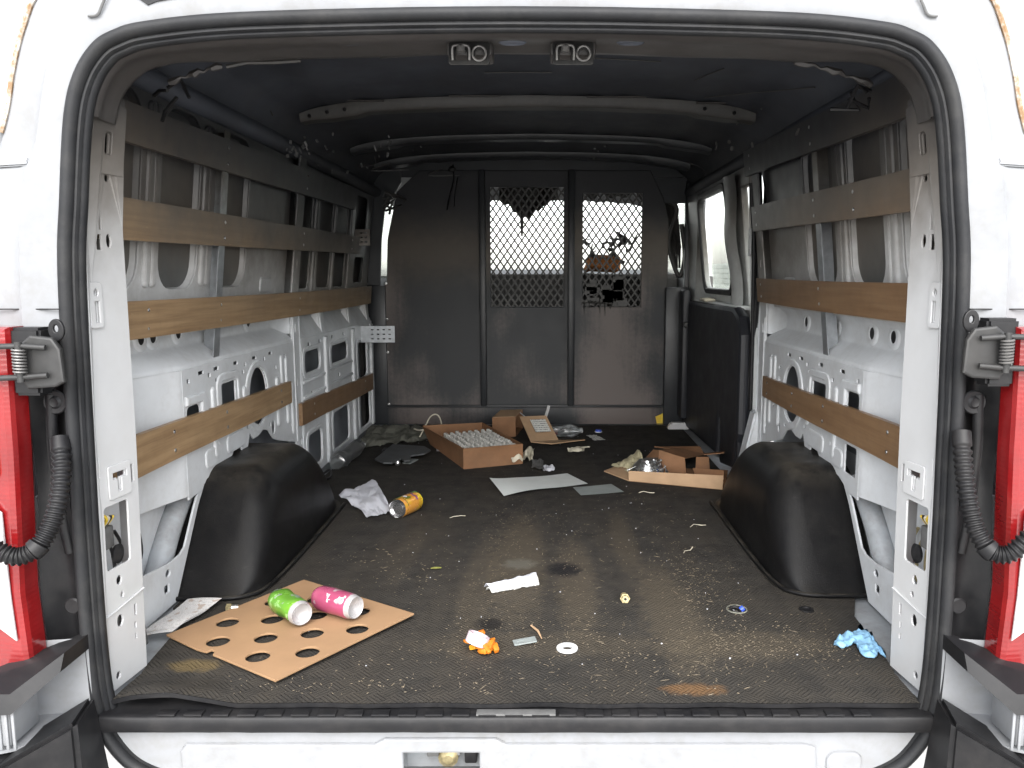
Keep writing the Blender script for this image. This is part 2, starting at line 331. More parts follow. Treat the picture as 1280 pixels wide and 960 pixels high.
def hexa(p, bev=0.0):      # eight corners: bottom four then top four
    bm = bmesh.new(); vs = [bm.verts.new(q) for q in p]
    for f in ((0, 1, 2, 3), (4, 5, 6, 7), (0, 1, 5, 4), (1, 2, 6, 5), (2, 3, 7, 6), (3, 0, 4, 7)): bm.faces.new([vs[i] for i in f])
    bmesh.ops.recalc_face_normals(bm, faces=bm.faces[:])
    if bev: bmesh.ops.bevel(bm, geom=bm.edges[:], offset=bev, segments=2, affect='EDGES')
    return fin(bm)
def catmull(pts, n=8, closed=False):
    pts = [Vector(p) for p in pts]; out = []; N = len(pts)
    for i in range(N if closed else N - 1):
        g = lambda k: pts[k % N] if closed else pts[max(0, min(N - 1, k))]
        a, b, c, d = g(i - 1), g(i), g(i + 1), g(i + 2)
        for k in range(n):
            t = k / n
            out.append(0.5 * ((2 * b) + (c - a) * t + (2 * a - 5 * b + 4 * c - d) * t * t + (3 * b - a - 3 * c + d) * t ** 3))
    if not closed: out.append(pts[-1])
    return out
def addtube(bm, pts, r, seg=8, caps=True):
    pts = [Vector(p) for p in pts]; rings = []; up = None
    for i, p in enumerate(pts):
        d = (pts[min(i + 1, len(pts) - 1)] - pts[max(i - 1, 0)]).normalized()
        if up is None:
            up = Vector((0, 0, 1)) if abs(d.z) < 0.9 else Vector((1, 0, 0))
        a = d.cross(up).normalized(); up = a.cross(d).normalized()
        rr = r(i) if callable(r) else r
        rings.append([bm.verts.new(p + rr * (math.cos(2 * math.pi * k / seg) * a + math.sin(2 * math.pi * k / seg) * up)) for k in range(seg)])
    for i in range(len(rings) - 1):
        for k in range(seg): bm.faces.new((rings[i][k], rings[i][(k + 1) % seg], rings[i + 1][(k + 1) % seg], rings[i + 1][k]))
    if caps: bm.faces.new(rings[0][::-1]); bm.faces.new(rings[-1])
def tube(pts, r, seg=8, caps=True):
    bm = bmesh.new(); addtube(bm, pts, r, seg, caps); return fin(bm, smooth=50)
def lathe(prof, seg=32, mtx=None):
    bm = bmesh.new(); rings = []
    for (r, z) in prof:
        if r < 1e-6: rings.append([bm.verts.new((0, 0, z))])
        else: rings.append([bm.verts.new((r * math.cos(2 * math.pi * k / seg), r * math.sin(2 * math.pi * k / seg), z)) for k in range(seg)])
    for a, b in zip(rings, rings[1:]):
        for k in range(seg):
            k2 = (k + 1) % seg
            f = [a[k % len(a)], a[k2 % len(a)], b[k2 % len(b)], b[k % len(b)]]
            f = list(dict.fromkeys(f))
            if len(f) > 2: bm.faces.new(f)
    if mtx is not None: bmesh.ops.transform(bm, matrix=mtx, verts=bm.verts[:])
    return fin(bm, smooth=35)
def grid(fn, nu, nv, closed=False, smooth=40):
    bm = bmesh.new(); V = [[bm.verts.new(fn(i / nu, j / nv)) for j in range(nv + 1)] for i in range(nu + 1)]
    uv = bm.loops.layers.uv.new('UVMap')
    for i in range(nu):
        for j in range(nv):
            f = bm.faces.new((V[i][j], V[i + 1][j], V[i + 1][j + 1], V[i][j + 1]))
            for l, (a, b) in zip(f.loops, ((i, j), (i + 1, j), (i + 1, j + 1), (i, j + 1))): l[uv].uv = (a / nu, b / nv)
    return fin(bm, smooth=smooth)
def rrect(u0, v0, u1, v1, r, n=5):
    r = min(r, abs(u1 - u0) / 2.01, abs(v1 - v0) / 2.01); out = []
    if u0 > u1: u0, u1 = u1, u0
    if v0 > v1: v0, v1 = v1, v0
    for cx, cy, a0 in ((u1 - r, v1 - r, 0), (u0 + r, v1 - r, 90), (u0 + r, v0 + r, 180), (u1 - r, v0 + r, 270)):
        for k in range(n + 1): a = R(a0 + 90 * k / n); out.append((cx + r * math.cos(a), cy + r * math.sin(a)))
    return out
def ell(u0, v0, u1, v1, n=20):
    return [((u0 + u1) / 2 + (u1 - u0) / 2 * math.cos(2 * math.pi * k / n), (v0 + v1) / 2 + (v1 - v0) / 2 * math.sin(2 * math.pi * k / n)) for k in range(n)]
def plate(loops, thick, bev, fn):
    def bb(l): return (min(p[0] for p in l), min(p[1] for p in l), max(p[0] for p in l), max(p[1] for p in l))
    keep = [loops[0]]; bs = []
    for l in loops[1:]:      # an opening that would run into another one is left out
        b = bb(l)
        if all(b[0] > q[2] + 0.003 or b[2] < q[0] - 0.003 or b[1] > q[3] + 0.003 or b[3] < q[1] - 0.003 for q in bs): keep.append(l); bs.append(b)
    loops = keep
    """sheet with real holes: first loop is the outline, the others are openings; fn maps (u, v, w) to the place"""
    cu = bpy.data.curves.new('c', 'CURVE'); cu.dimensions = '2D'; cu.fill_mode = 'BOTH'
    for lp in loops:
        sp = cu.splines.new('POLY'); sp.points.add(len(lp) - 1); sp.use_cyclic_u = True
        for p, q in zip(sp.points, lp): p.co = (q[0], q[1], 0, 1)
    cu.extrude = max(0.0, thick / 2 - bev); cu.bevel_depth = bev; cu.bevel_resolution = 1
    o = bpy.data.objects.new('c', cu); COL.objects.link(o)
    dg = bpy.context.evaluated_depsgraph_get(); me = bpy.data.meshes.new_from_object(o.evaluated_get(dg))
    bpy.data.objects.remove(o); bpy.data.curves.remove(cu)
    bm = bmesh.new(); bm.from_mesh(me); bpy.data.meshes.remove(me)
    bmesh.ops.remove_doubles(bm, verts=bm.verts[:], dist=1e-6)
    for v in bm.verts: v.co = Vector(fn(v.co.x, v.co.y, v.co.z))
    return fin(bm, smooth=14)
def evald(o):
    dg = bpy.context.evaluated_depsgraph_get(); return bpy.data.meshes.new_from_object(o.evaluated_get(dg))
def crumple(me, amp, scale, seed=0, zonly=False, zmin=None):
    for v in me.vertices:
        p = v.co * scale + Vector((seed * 7.3, seed * 3.1, seed * 1.7))
        d = Vector((mnoise.noise(p), mnoise.noise(p + Vector((31, 0, 0))), mnoise.noise(p + Vector((0, 57, 0)))))
        if zonly: d.x = d.y = 0
        v.co += d * amp
        if zmin is not None and v.co.z < zmin: v.co.z = zmin
    return me

# ================================================================== the ground and what shows through the windows
g_ = link('ground', raw([(-400, -400, -0.66), (400, -400, -0.66), (400, 400, -0.66), (-400, 400, -0.66)], [(0, 1, 2, 3)]), M_GROUND); g_['kind'] = 'structure'
bw = empty('pale_building', (9.5, 34, -0.66)); tag(bw, 'pale horizontally clad building seen through the sliding door windows', 'building')
link('wall', box((0, 0, 1.05), (0.2, 40, 2.1)), M_SIDING, bw)
cl = box((-0.12, 0, 0), (0.05, 40, 0.24), 0.01)
for k in range(8): c_ = link('cladding_plank', cl, M_SIDING, bw); c_.location = (0, 0, 0.15 + 0.26 * k)

# ================================================================== the van
VAN = empty('cargo_van', (0, 0, -0.66)); tag(VAN, 'burnt out white cargo van seen through its open rear doorway', 'van')
VI = Matrix.Translation((0, 0, 0.66))
def vp(name, me, m, parent=None):
    """a part of the van, modelled in scene metres"""
    o = link(name, me, m)
    o.parent = parent or VAN
    if parent is None: o.location = (0, 0, 0.66)
    return o
def tumble(z): return -0.11 * max(0.0, z - 0.7)

# ---- floor pan, roof, outer skins
vp('floor_pan', box((0, 1.52, -0.040), (1.84, 2.98, 0.05)), M_CAV)
SKIN = [(0.95, -0.10), (0.955, 0.20), (0.95, 0.55), (0.935, 0.75), (0.905, 0.98), (0.876, 1.16), (0.858, 1.24), (0.828, 1.315), (0.765, 1.365), (0.61, 1.396), (0.35, 1.413), (0.0, 1.42)]
SK = catmull([(p[0], 0, p[1]) for p in SKIN], 4)
def skin_strip(i0, i1, y0, y1, side, ny=14, ribs=0.0):
    P = SK[i0:i1 + 1]
    def f(u, v):
        k = v * (len(P) - 1); i = min(int(k), len(P) - 2); q = P[i].lerp(P[i + 1], k - i)
        y = y0 + (y1 - y0) * u
        return (side * q.x, y, q.z + ribs * math.sin(y * 24) * (1 if q.z > 1.3 else 0))
    return grid(f, ny, len(P) - 1)
iroof = 24
vp('side_skin', skin_strip(0, iroof, 0.09, 3.0, -1), M_SKIN)
vp('side_skin', skin_strip(0, iroof, 0.09, 1.64, 1), M_SKIN)
def roof_f(u, v):
    P = SK[iroof:]; s = -1 if v < 0.5 else 1; k = abs(v - 0.5) * 2 * (len(P) - 1); k = (len(P) - 1) - k
    i = min(int(k), len(P) - 2); q = P[i].lerp(P[i + 1], k - i); y = 0.09 + u * 3.94
    drop = 0.10 * max(0, (y - 3.3) / 0.7) ** 2
    z = q.z - drop
    if q.z > 1.36: z += 0.004 * math.sin(s * q.x * 42)
    return (s * q.x, y, z)
vp('roof', grid(roof_f, 40, 64), M_ROOF)
def roof_z(x):
    x = abs(x)
    for a, b in zip(SK[iroof:], SK[iroof + 1:]):
        if b.x <= x <= a.x: return a.z + (b.z - a.z) * (a.x - x) / max(1e-6, a.x - b.x)
    return 1.30
def bow(y, half, wid, dep, rear_lip=True, step=0.012):
    bm = bmesh.new(); N = 48; rows = []
    for i in range(N + 1):
        x = -half + 2 * half * i / N; zt = roof_z(x) - 0.004
        e = min(1, (half - abs(x)) / 0.10)
        d = dep * (0.55 + 0.45 * e) + (step if abs(x) > half - 0.2 else 0) * 0.6
        zb = zt - d; yw = wid * (1 - 0.12 * math.sin(x * 9) ** 2)
        rows.append([bm.verts.new(q) for q in ((x, y, zt), (x, y + 0.004, zb + 0.008), (x, y + 0.012, zb), (x, y + yw - 0.012, zb), (x, y + yw - 0.004, zb + 0.008), (x, y + yw, zt))])
    for a, b in zip(rows, rows[1:]):
        for k in range(5): bm.faces.new((a[k], a[k + 1], b[k + 1], b[k]))
    bm.faces.new(rows[0]); bm.faces.new(rows[-1][::-1])
    return fin(bm)
b1 = vp('roof_bow', bow(1.38, 0.775, 0.085, 0.036), M_BOW)
for x in (-0.74, -0.68, -0.62, 0.60, 0.70): vp('bolt', lathe([(0, 0.004), (0.006, 0.003), (0.007, 0)], 8, Matrix.Translation((x, 1.378, roof_z(x) - 0.026)) @ Matrix.Rotation(R(90), 4, 'X')), M_BLACK, b1)
for x, wd in ((-0.55, 0.13), (-0.18, 0.17), (0.3, 0.2), (0.62, 0.1)):
    vp('weld_lip', box((x, 1.372, roof_z(x) - 0.006), (wd, 0.01, 0.005)), M_HEAD, b1)
vp('roof_bow', bow(2.12, 0.78, 0.09, 0.022), M_POST)
vp('roof_bow', bow(2.62, 0.78, 0.12, 0.025), M_POST)
RF = [o for o in VAN.children if o.name.startswith('roof') and 'bow' not in o.name][0]
M_FLAKE = mat('bare flaked metal', (0.12, 0.12, 0.118), 0.5, 0.3, var=0.4, vscale=90)
for (xa, ya, xb, yb) in ((475, 76, 560, 74), (606, 97, 690, 97), (742, 79, 826, 81), (420, 133, 470, 129), (868, 101, 905, 84), (285, 100, 318, 116), (880, 120, 1020, 78)):
    a = fl(xa, ya, 1.398); b = fl(xb, yb, 1.398); a.z = roof_z(a.x) - 0.006; b.z = roof_z(b.x) - 0.006
    vp('seam_edge', tube([a, (a + b) / 2 + Vector((0, 0, 0.001)), b], 0.0018, 5), M_BOW, RF)
fr_ = random.Random(3)
for (px, py, n, sp, zz) in ((372, 190, 14, 0.022, 1.215), (400, 165, 5, 0.05, 1.30), (300, 128, 6, 0.05, 1.33), (520, 186, 6, 0.06, 1.39), (750, 190, 6, 0.05, 1.39), (420, 205, 8, 0.06, 1.27), (480, 190, 8, 0.05, 1.30), (905, 170, 7, 0.05, 1.27), (1015, 160, 6, 0.03, 1.22)):
    bm = bmesh.new(); q = fl(px, py, zz)
    for k in range(n):
        addbox(bm, (0, 0, 0), (fr_.uniform(.002, .010), fr_.uniform(.001, .003), fr_.uniform(.004, .022)), 0, Matrix.Translation(q + Vector((fr_.gauss(0, sp), fr_.gauss(0, sp * 2), fr_.gauss(0, sp * .6)))) @ Matrix.Rotation(fr_.uniform(-.6, .6), 4, 'Y') @ Matrix.Rotation(fr_.uniform(-.5, .5), 4, 'X'))
    vp('soot_flakes', fin(bm), M_FLAKE if n in (14, 8) else M_BOW, RF)['kind'] = 'stuff'
for (n, xa, xb, ya, yb, dz) in ((5, 380, 560, 175, 215, 0.07), (3, 820, 930, 170, 210, 0.12)):
    for k in range(n):
        q = fl(fr_.uniform(xa, xb), fr_.uniform(ya, yb), 1.34)
        vp('hanging_wire', tube(catmull([q, q + Vector((fr_.uniform(-.1, .1), 0.03, -0.03)), q + Vector((fr_.uniform(-.14, .14), 0.05, fr_.uniform(-dz, 0)))], 4), 0.0025, 5), M_HEAD, RF)
for s in (-1, 1):       # cant rails where roof and sides meet
    vp('cant_rail', tube([(s * 0.835, 0.2, 1.245), (s * 0.83, 1.2, 1.25), (s * 0.83, 2.9, 1.25)], 0.028, 10), M_ROOF)

# ---- rear doorway: seal, body surround, reveal
HALF = [(0.0, -0.175), (0.45, -0.175), (0.64, -0.168), (0.73, -0.140), (0.782, -0.085), (0.806, -0.02), (0.815, 0.09), (0.815, 0.30), (0.813, 0.44), (0.804, 0.80), (0.790, 0.942), (0.771, 1.085), (0.748, 1.155), (0.714, 1.201), (0.678, 1.222), (0.625, 1.236), (0.48, 1.250), (0.2, 1.258), (0.0, 1.260)]
hp = catmull([(a, 0, b) for a, b in HALF], 10)
LOOP = [(p.x, p.z) for p in hp] + [(-p.x, p.z) for p in hp[-2:0:-1]]
NL = len(LOOP)
def lnorm(i):
    a = LOOP[i - 1]; b = LOOP[(i + 1) % NL]; d = Vector((b[0] - a[0], b[1] - a[1])).normalized()
    return Vector((d.y, -d.x))
LN = [lnorm(i) for i in range(NL)]
def sweep(profile, idx=None, closed=True, wob=0.0, taper=False):
    """profile: (outward offset, y) pairs carried round the doorway outline"""
    idx = list(range(NL)) if idx is None else idx
    bm = bmesh.new(); rows = []
    for i in idx:
        c = Vector(LOOP[i]); n = LN[i]; k = wob * mnoise.noise(Vector((c.x * 6, c.y * 6, 0)))
        ty = (1 - 0.45 * min(1, max(0, (abs(c.x) - 0.55) / 0.2))) if taper else 1.0
        rows.append([bm.verts.new((c.x + n.x * (o + k), y * ty, c.y + n.y * (o + k))) for o, y in profile])
    for a, b in (zip(rows, rows[1:] + rows[:1]) if closed else zip(rows, rows[1:])):
        for k in range(len(profile) - 1): bm.faces.new((a[k], a[k + 1], b[k + 1], b[k]))
    return fin(bm, smooth=60)
sealp = [(0.003, 0.015), (0.003, -0.002), (0.001, -0.008), (-0.004, -0.012), (-0.010, -0.013), (-0.016, -0.010), (-0.019, -0.004), (-0.020, 0.001), (-0.0215, 0.001), (-0.023, -0.002), (-0.026, -0.002), (-0.028, 0.002), (-0.029, 0.005), (-0.0305, 0.004), (-0.033, 0.003), (-0.036, 0.006), (-0.037, 0.013), (-0.035, 0.020), (-0.030, 0.024)]
vp('door_seal', sweep(sealp), M_SEAL)
up = [i for i in range(NL) if LOOP[i][1] > 0.695]
k0 = max(range(len(up) - 1), key=lambda k: up[k + 1] - up[k]) if any(up[k + 1] - up[k] > 1 for k in range(len(up) - 1)) else -1
up = up[k0 + 1:] + up[:k0 + 1]
OUT = [(1.0, 0.64), (0.995, 0.85), (0.975, 0.95), (0.945, 1.025), (0.912, 1.105), (0.896, 1.17), (0.875, 1.24), (0.842, 1.318), (0.775, 1.378), (0.55, 1.42), (0.0, 1.435)]
oc = [(p.x, p.z) for p in catmull([(a, 0, b) for a, b in OUT], 10)]
def outer(c):      # point on the body's outer edge facing a point of the doorway outline
    s = 1 if c[0] >= 0 else -1; x, z = abs(c[0]), c[1]
    if z < 1.03: best = min(oc, key=lambda q: abs(q[1] - z))
    else:
        a = math.atan2(z - 0.85, x); best = min(oc, key=lambda q: abs(math.atan2(q[1] - 0.85, q[0]) - a))
    return (s * best[0], best[1])
def surround():
    bm = bmesh.new(); rows = []
    for i in up:
        c = LOOP[i]; o = outer(c); row = []
        n = LN[i]
        for f, y in ((0.0, 0.012), (0.0, -0.004), (0.12, -0.008), (0.30, -0.006), (0.36, 0.004), (0.44, 0.010), (0.72, 0.014), (0.78, 0.020), (0.80, 0.026), (0.83, 0.022), (0.88, 0.026), (0.95, 0.045), (1.0, 0.085), (1.0, 0.4), (1.0, 3.0)):
            x = c[0] + (o[0] - c[0]) * f; z = c[1] + (o[1] - c[1]) * f
            if f == 0.0: x += n.x * 0.002; z += n.y * 0.002
            if 0.12 < f < 0.9 and 0.60 < z < 1.012 : y -= 0.016 * min(1, (1.012 - z) / 0.02)
            if y > 2.9 and c[0] > 0 and z < 1.26: y = 1.62
            row.append(bm.verts.new((x, y, z)))
        rows.append(row)
    for a, b in zip(rows, rows[1:]):
        for k in range(len(a) - 1): bm.faces.new((a[k], a[k + 1], b[k + 1], b[k]))
    return fin(bm, smooth=30)
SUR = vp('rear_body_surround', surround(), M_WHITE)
for s in (-1, 1):
    vp('panel_seam', tube(catmull([(s * 0.668, -0.011, 1.34), (s * 0.672, -0.012, 1.30), (s * 0.690, -0.012, 1.262), (s * 0.700, -0.011, 1.246), (s * 0.716, -0.010, 1.244)], 6), 0.0022, 6), M_PADGREY, SUR)
    vp('panel_crease', tube(catmull([(s * 0.90, 0.004, 1.30), (s * 0.918, 0.006, 1.20), (s * 0.935, 0.004, 1.10), (s * 0.955, -0.004, 1.02)], 6), 0.002, 6), M_PADGREY, SUR)
def gutter(s):
    pts = []
    for i in up:
        c = LOOP[i]
        if c[0] * s > 0.4 and c[1] > 1.03:
            o = outer(c); f = 0.80; pts.append((c[0] + (o[0] - c[0]) * f, 0.0175, c[1] + (o[1] - c[1]) * f))
    return tube(pts, 0.0045, 6)
def rust_fn(t, c, tc, g, p):
    n = noise(t, g.outputs['Position'], 35, 5, 0.7); return mixc(t, ramp(t, n, 0.38, 0.62), c, (0.22, 0.13, 0.06))
M_RUST = mat('stained seam sealer', (0.45, 0.42, 0.38), 0.6, var=0.1, fn=rust_fn)
for s in (-1, 1):
    vp('gutter_seam', gutter(s), M_RUST, SUR)
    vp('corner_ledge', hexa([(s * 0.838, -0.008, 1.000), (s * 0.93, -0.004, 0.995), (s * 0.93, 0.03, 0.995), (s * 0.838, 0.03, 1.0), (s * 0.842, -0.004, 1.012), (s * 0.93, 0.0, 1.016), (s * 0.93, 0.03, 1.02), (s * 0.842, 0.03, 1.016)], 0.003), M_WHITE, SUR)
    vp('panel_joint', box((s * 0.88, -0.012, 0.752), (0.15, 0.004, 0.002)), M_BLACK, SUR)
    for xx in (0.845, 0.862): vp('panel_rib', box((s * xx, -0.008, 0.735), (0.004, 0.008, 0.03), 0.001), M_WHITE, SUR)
vp('trim_clip', raw([(-0.645, -0.01, 1.285), (-0.615, -0.01, 1.262), (-0.60, -0.01, 1.268), (-0.50, -0.01, 1.285), (-0.645, 0.03, 1.285), (-0.615, 0.03, 1.262), (-0.60, 0.03, 1.268), (-0.50, 0.03, 1.285)], [(0, 1, 2, 3), (4, 5, 6, 7), (0, 1, 5, 4), (1, 2, 6, 5), (2, 3, 7, 6), (3, 0, 4, 7)]), M_BLACK, SUR)
# reveal behind the seal (header and corners), sooty at the top
topi = [i for i in up if LOOP[i][1] > 1.09]
revp = [(-0.022, 0.014), (-0.030, 0.03), (-0.033, 0.05), (-0.032, 0.075), (-0.022, 0.10), (-0.018, 0.16), (-0.020, 0.20), (-0.014, 0.235), (0.010, 0.25), (0.09, 0.26)]
HDR = vp('rear_header', sweep(revp, topi, closed=False, wob=0.003, taper=True), M_HEAD)
# torn lip and stamped oval dimples on the header
for (px, py) in ((318, 52), (430, 52), (640, 38), (790, 37), (935, 42)):
    q = wy(px, py, 0.09); q.z = min(q.z, 1.232)
    vp('dimple', lathe([(0, 0.0), (0.013, 0.0), (0.018, 0.003), (0.021, 0.0)], 16, Matrix.Translation((q.x, 0.115, 1.2365)) @ Matrix.Rotation(R(180), 4, 'X') @ Matrix.Diagonal((1.25, 0.6, 1, 1))), M_ROOF, HDR)
for s, x0, x1 in ((-1, 0.71, 0.60), (1, 0.56, 0.72)):
    pts = [(s * (x0 + (x1 - x0) * k / 12), 0.262 + 0.003 * math.sin(k * 1.7), 1.240 - 0.045 * abs((abs(x0 + (x1 - x0) * k / 12) - 0.55) / 0.17) ** 1.4 + 0.002 * math.sin(k * 2.9)) for k in range(13)]
    vp('torn_lip', tube(pts, lambda i: 0.005 + 0.003 * math.sin(i * 1.3), 6), M_HEAD, HDR)
    q = pts[-1]
    bm = bmesh.new()
    for k in range(4):
        a = Vector((s * (0.665 + 0.05 * random.random()), 0.24 + 0.05 * random.random(), 1.165 + 0.05 * random.random()))
        addtube(bm, [a, a + Vector((random.uniform(-.03, .03), random.uniform(-.02, .03), random.uniform(-.03, .02))), a + Vector((random.uniform(-.05, .05), random.uniform(-.02, .04), random.uniform(-.05, .0)))], 0.004, 5)
    vp('burnt_wiring', fin(bm), M_BLACK, HDR)
vp('torn_lip', tube([(-0.59, 0.262, 1.230), (-0.55, 0.265, 1.239), (-0.5, 0.268, 1.240), (-0.44, 0.266, 1.243)], 0.004, 6), M_BOW, HDR)
M_STRK = mat('worn striker steel', (0.17, 0.165, 0.16), 0.4, 0.6, var=0.35, vscale=70)
for xc in (-0.086, 0.107):
    ZC = 1.220
    st = vp('striker_plate', plate([rrect(xc - 0.037, ZC - 0.021, xc + 0.037, ZC + 0.020, 0.004), rrect(xc + 0.009, ZC - 0.013, xc + 0.029, ZC + 0.009, 0.010, 6), [(xc - 0.026, ZC - 0.014), (xc - 0.003, ZC - 0.014), (xc - 0.003, ZC + 0.006), (xc - 0.026, ZC + 0.006)]], 0.005, 0.001, lambda u, v, w_: (u, 0.125 + w_ - (ZC - v) * 0.2, v)), M_DARKMETAL, HDR)
    vp('striker_ring', tube([Vector((xc + 0.019 + 0.0125 * math.cos(a), 0.117, ZC - 0.002 + 0.0130 * math.sin(a))) for a in [2 * math.pi * k / 20 for k in range(21)]], 0.0024, 6), M_STRK, HDR)
    vp('striker_bar', tube(catmull([(xc - 0.030, 0.118, ZC - 0.014), (xc - 0.030, 0.113, ZC + 0.006), (xc - 0.024, 0.112, ZC + 0.011), (xc - 0.006, 0.112, ZC + 0.011), (xc + 0.001, 0.113, ZC + 0.006), (xc + 0.001, 0.118, ZC - 0.014)], 4), 0.0026, 8), M_STRK, HDR)
    vp('striker_pin', lathe([(0, -0.006), (0.008, -0.006), (0.008, 0.004), (0.006, 0.006), (0, 0.006)], 14, Matrix.Translation((xc - 0.0145, 0.114, ZC + 0.005))), M_STRK, HDR)
    vp('striker_mount', box((xc, 0.165, 1.232), (0.085, 0.07, 0.03), 0.006), M_HEAD, HDR)
# ---- rear pillars with their slots and openings
def pillar(s):
    X = 0.773
    def edge(z):      # front edge y of the pillar sheet and its x
        return 0.155
    def f(u, v, w_):
        x = X + (0.02 * max(0, 0.35 - v)) - 0.17 * max(0, v - 0.95) ** 1.2 + (0.155 - u) * 0.12
        return (s * (x + w_), u, v)
    L = [[(0.026, 0.002), (0.152, 0.002), (0.152, 0.30), (0.157, 0.5), (0.160, 0.9), (0.157, 1.14), (0.10, 1.155), (0.026, 1.16)]]
    L.append(rrect(0.045, 0.245, 0.118, 0.372, 0.008))                 # access opening
    L.append(rrect(0.080, 0.858, 0.096, 0.888, 0.001)); L.append(ell(0.108, 0.862, 0.124, 0.890))
    L.append(rrect(0.091, 0.895, 0.099, 0.935, 0.001))
    L.append(rrect(0.100, 1.035, 0.118, 1.075, 0.007)); L.append(ell(0.11, 0.985, 0.124, 1.0))
    L.append(rrect(0.107, 1.080, 0.115, 1.115, 0.001))
    L.append(rrect(0.058, 0.725, 0.069, 0.762, 0.001)); L.append(ell(0.056, 0.772, 0.069, 0.787))
    # key-shaped slot
    L.append([(0.075, 0.432), (0.115, 0.432), (0.115, 0.421), (0.098, 0.421), (0.098, 0.395), (0.088, 0.395), (0.088, 0.421), (0.075, 0.421)])
    L.append(rrect(0.033, 0.39, 0.041, 0.425, 0.001)); L.append(rrect(0.035, 0.432, 0.043, 0.47, 0.001)); L.append(rrect(0.133, 0.40, 0.142, 0.438, 0.001))
    L.append(ell(0.07, 0.207, 0.088, 0.228)); L.append(ell(0.08, 0.178, 0.092, 0.192))
    L.append(ell(0.066, 0.122, 0.086, 0.148)); L.append(rrect(0.03, 0.12, 0.038, 0.152, 0.001)); L.append(rrect(0.03, 0.055, 0.038, 0.085, 0.001))
    L.append(rrect(0.118, 0.098, 0.125, 0.112, 0.001)); L.append(rrect(0.118, 0.075, 0.125, 0.088, 0.001)); L.append(ell(0.055, 0.018, 0.07, 0.036)); L.append(rrect(0.12, 0.125, 0.128, 0.15, 0.001))
    P = vp('rear_pillar', plate(L, 0.004, 0.0006, f), M_PILLAR)
    def q(u, v, w_=0.0): return f(u, v, w_)
    vp('overlap_seam', tube([q(0.03, 0.158, -0.0035), q(0.06, 0.160, -0.0035), q(0.152, 0.172, -0.0035)], 0.0022, 6), M_PILLAR, P)
    # upper patch plate with a raised lip
    vp('patch_plate', plate([[(0.065, 1.0), (0.155, 1.0), (0.155, 1.125), (0.11, 1.135), (0.065, 1.14)], rrect(0.098, 1.033, 0.12, 1.077, 0.007), rrect(0.105, 1.078, 0.117, 1.117, 0.001)], 0.004, 0.0012, lambda u, v, w_: f(u, v, w_ - 0.006)), M_PILLAR, P)
    vp('boss_plate', plate([rrect(0.045, 0.715, 0.078, 0.797, 0.006), ell(0.055, 0.771, 0.07, 0.788), rrect(0.056, 0.722, 0.071, 0.765, 0.001)], 0.004, 0.0014, lambda u, v, w_: f(u, v, w_ - 0.005)), M_PILLAR, P)
    vp('boss_plate', plate([rrect(0.062, 0.383, 0.127, 0.447, 0.005), [(0.073, 0.434), (0.117, 0.434), (0.117, 0.419), (0.1, 0.419), (0.1, 0.393), (0.086, 0.393), (0.086, 0.419), (0.073, 0.419)]], 0.003, 0.001, lambda u, v, w_: f(u, v, w_ - 0.004)), M_PILLAR, P)
    # outer rolled edge next to the seal, front return flange
    vp('rolled_edge', tube([q(0.036, z, 0.008) for z in [0.0 + 0.06 * k for k in range(20)]], 0.011, 10), M_PILLAR, P)
    vp('front_flange', raw([q(0.1545, 0.003), q(0.1545, 0.30), q(0.159, 0.5), q(0.1625, 0.9), q(0.1595, 1.14), q(0.185, 1.14, 0.05), q(0.185, 0.9, 0.06), q(0.185, 0.5, 0.06), q(0.185, 0.3, 0.06), q(0.185, 0.003, 0.06)], [(0, 1, 8, 9), (1, 2, 7, 8), (2, 3, 6, 7), (3, 4, 5, 6)]), M_PILLAR, P)
    # inside the access opening
    vp('cavity_back', box((s * 0.90, 0.085, 0.31), (0.004, 0.14, 0.18)), M_CAV, P)
    cn = vp('connector', box((s * 0.815, 0.09, 0.30), (0.03, 0.03, 0.045), 0.004), M_PADGREY, P)
    vp('connector', box((s * 0.822, 0.075, 0.268), (0.03, 0.022, 0.03), 0.004), M_BLACK, P)
    for k, mm in enumerate((M_YELLOW, M_CREAM, M_BLACK, M_YELLOW)):
        vp('wire', tube(catmull([(s * 0.815, 0.085 + 0.006 * k, 0.32), (s * 0.80, 0.08 + 0.008 * k, 0.34), (s * 0.81, 0.07 + 0.01 * k, 0.355 - 0.006 * k), (s * 0.86, 0.09, 0.37)], 5), 0.0032, 6), mm, P)
    vp('grommet', lathe([(0, 0), (0.018, 0), (0.02, 0.006), (0.012, 0.01), (0, 0.012)], 16, Matrix.Translation((s * 0.80, 0.105, 0.262)) @ Matrix.Rotation(R(-90 * s), 4, 'Y')), M_BLACK, P)
    return P
for s in (-1, 1): pillar(s)
# ---- sill: tread plate, grip pads, white rear panel, latch well
def sillp(u, v):
    P = [(0.06, -0.012), (0.0, -0.012), (-0.014, -0.0125), (-0.020, -0.0145), (-0.0225, -0.018), (-0.0245, -0.038), (-0.022, -0.044), (0.0, -0.046)]
    k = v * (len(P) - 1); i = min(int(k), len(P) - 2); t = k - i
    y = P[i][0] + (P[i + 1][0] - P[i][0]) * t; z = P[i][1] + (P[i + 1][1] - P[i][1]) * t
    return (-0.787 + 1.574 * u, y, z + 0.001 * mnoise.noise(Vector((u * 30, v * 3, 0))))
SILL = vp('sill_tread_plate', grid(sillp, 60, 14), M_BLACK)
padm = box((0, 0, 0), (0.034, 0.020, 0.004), 0.001)
for k in range(27):
    if k in (9, 10, 14): pass
    x = -0.66 + k * 0.0505
    if 0.05 > random.random(): continue
    p_ = vp('grip_pad', padm, M_PADGREY if (k < 8 or 10 < k < 19) else M_BLACK, SILL); p_.location = (x, -0.011, -0.0105); p_.rotation_euler = (0, 0, 0)
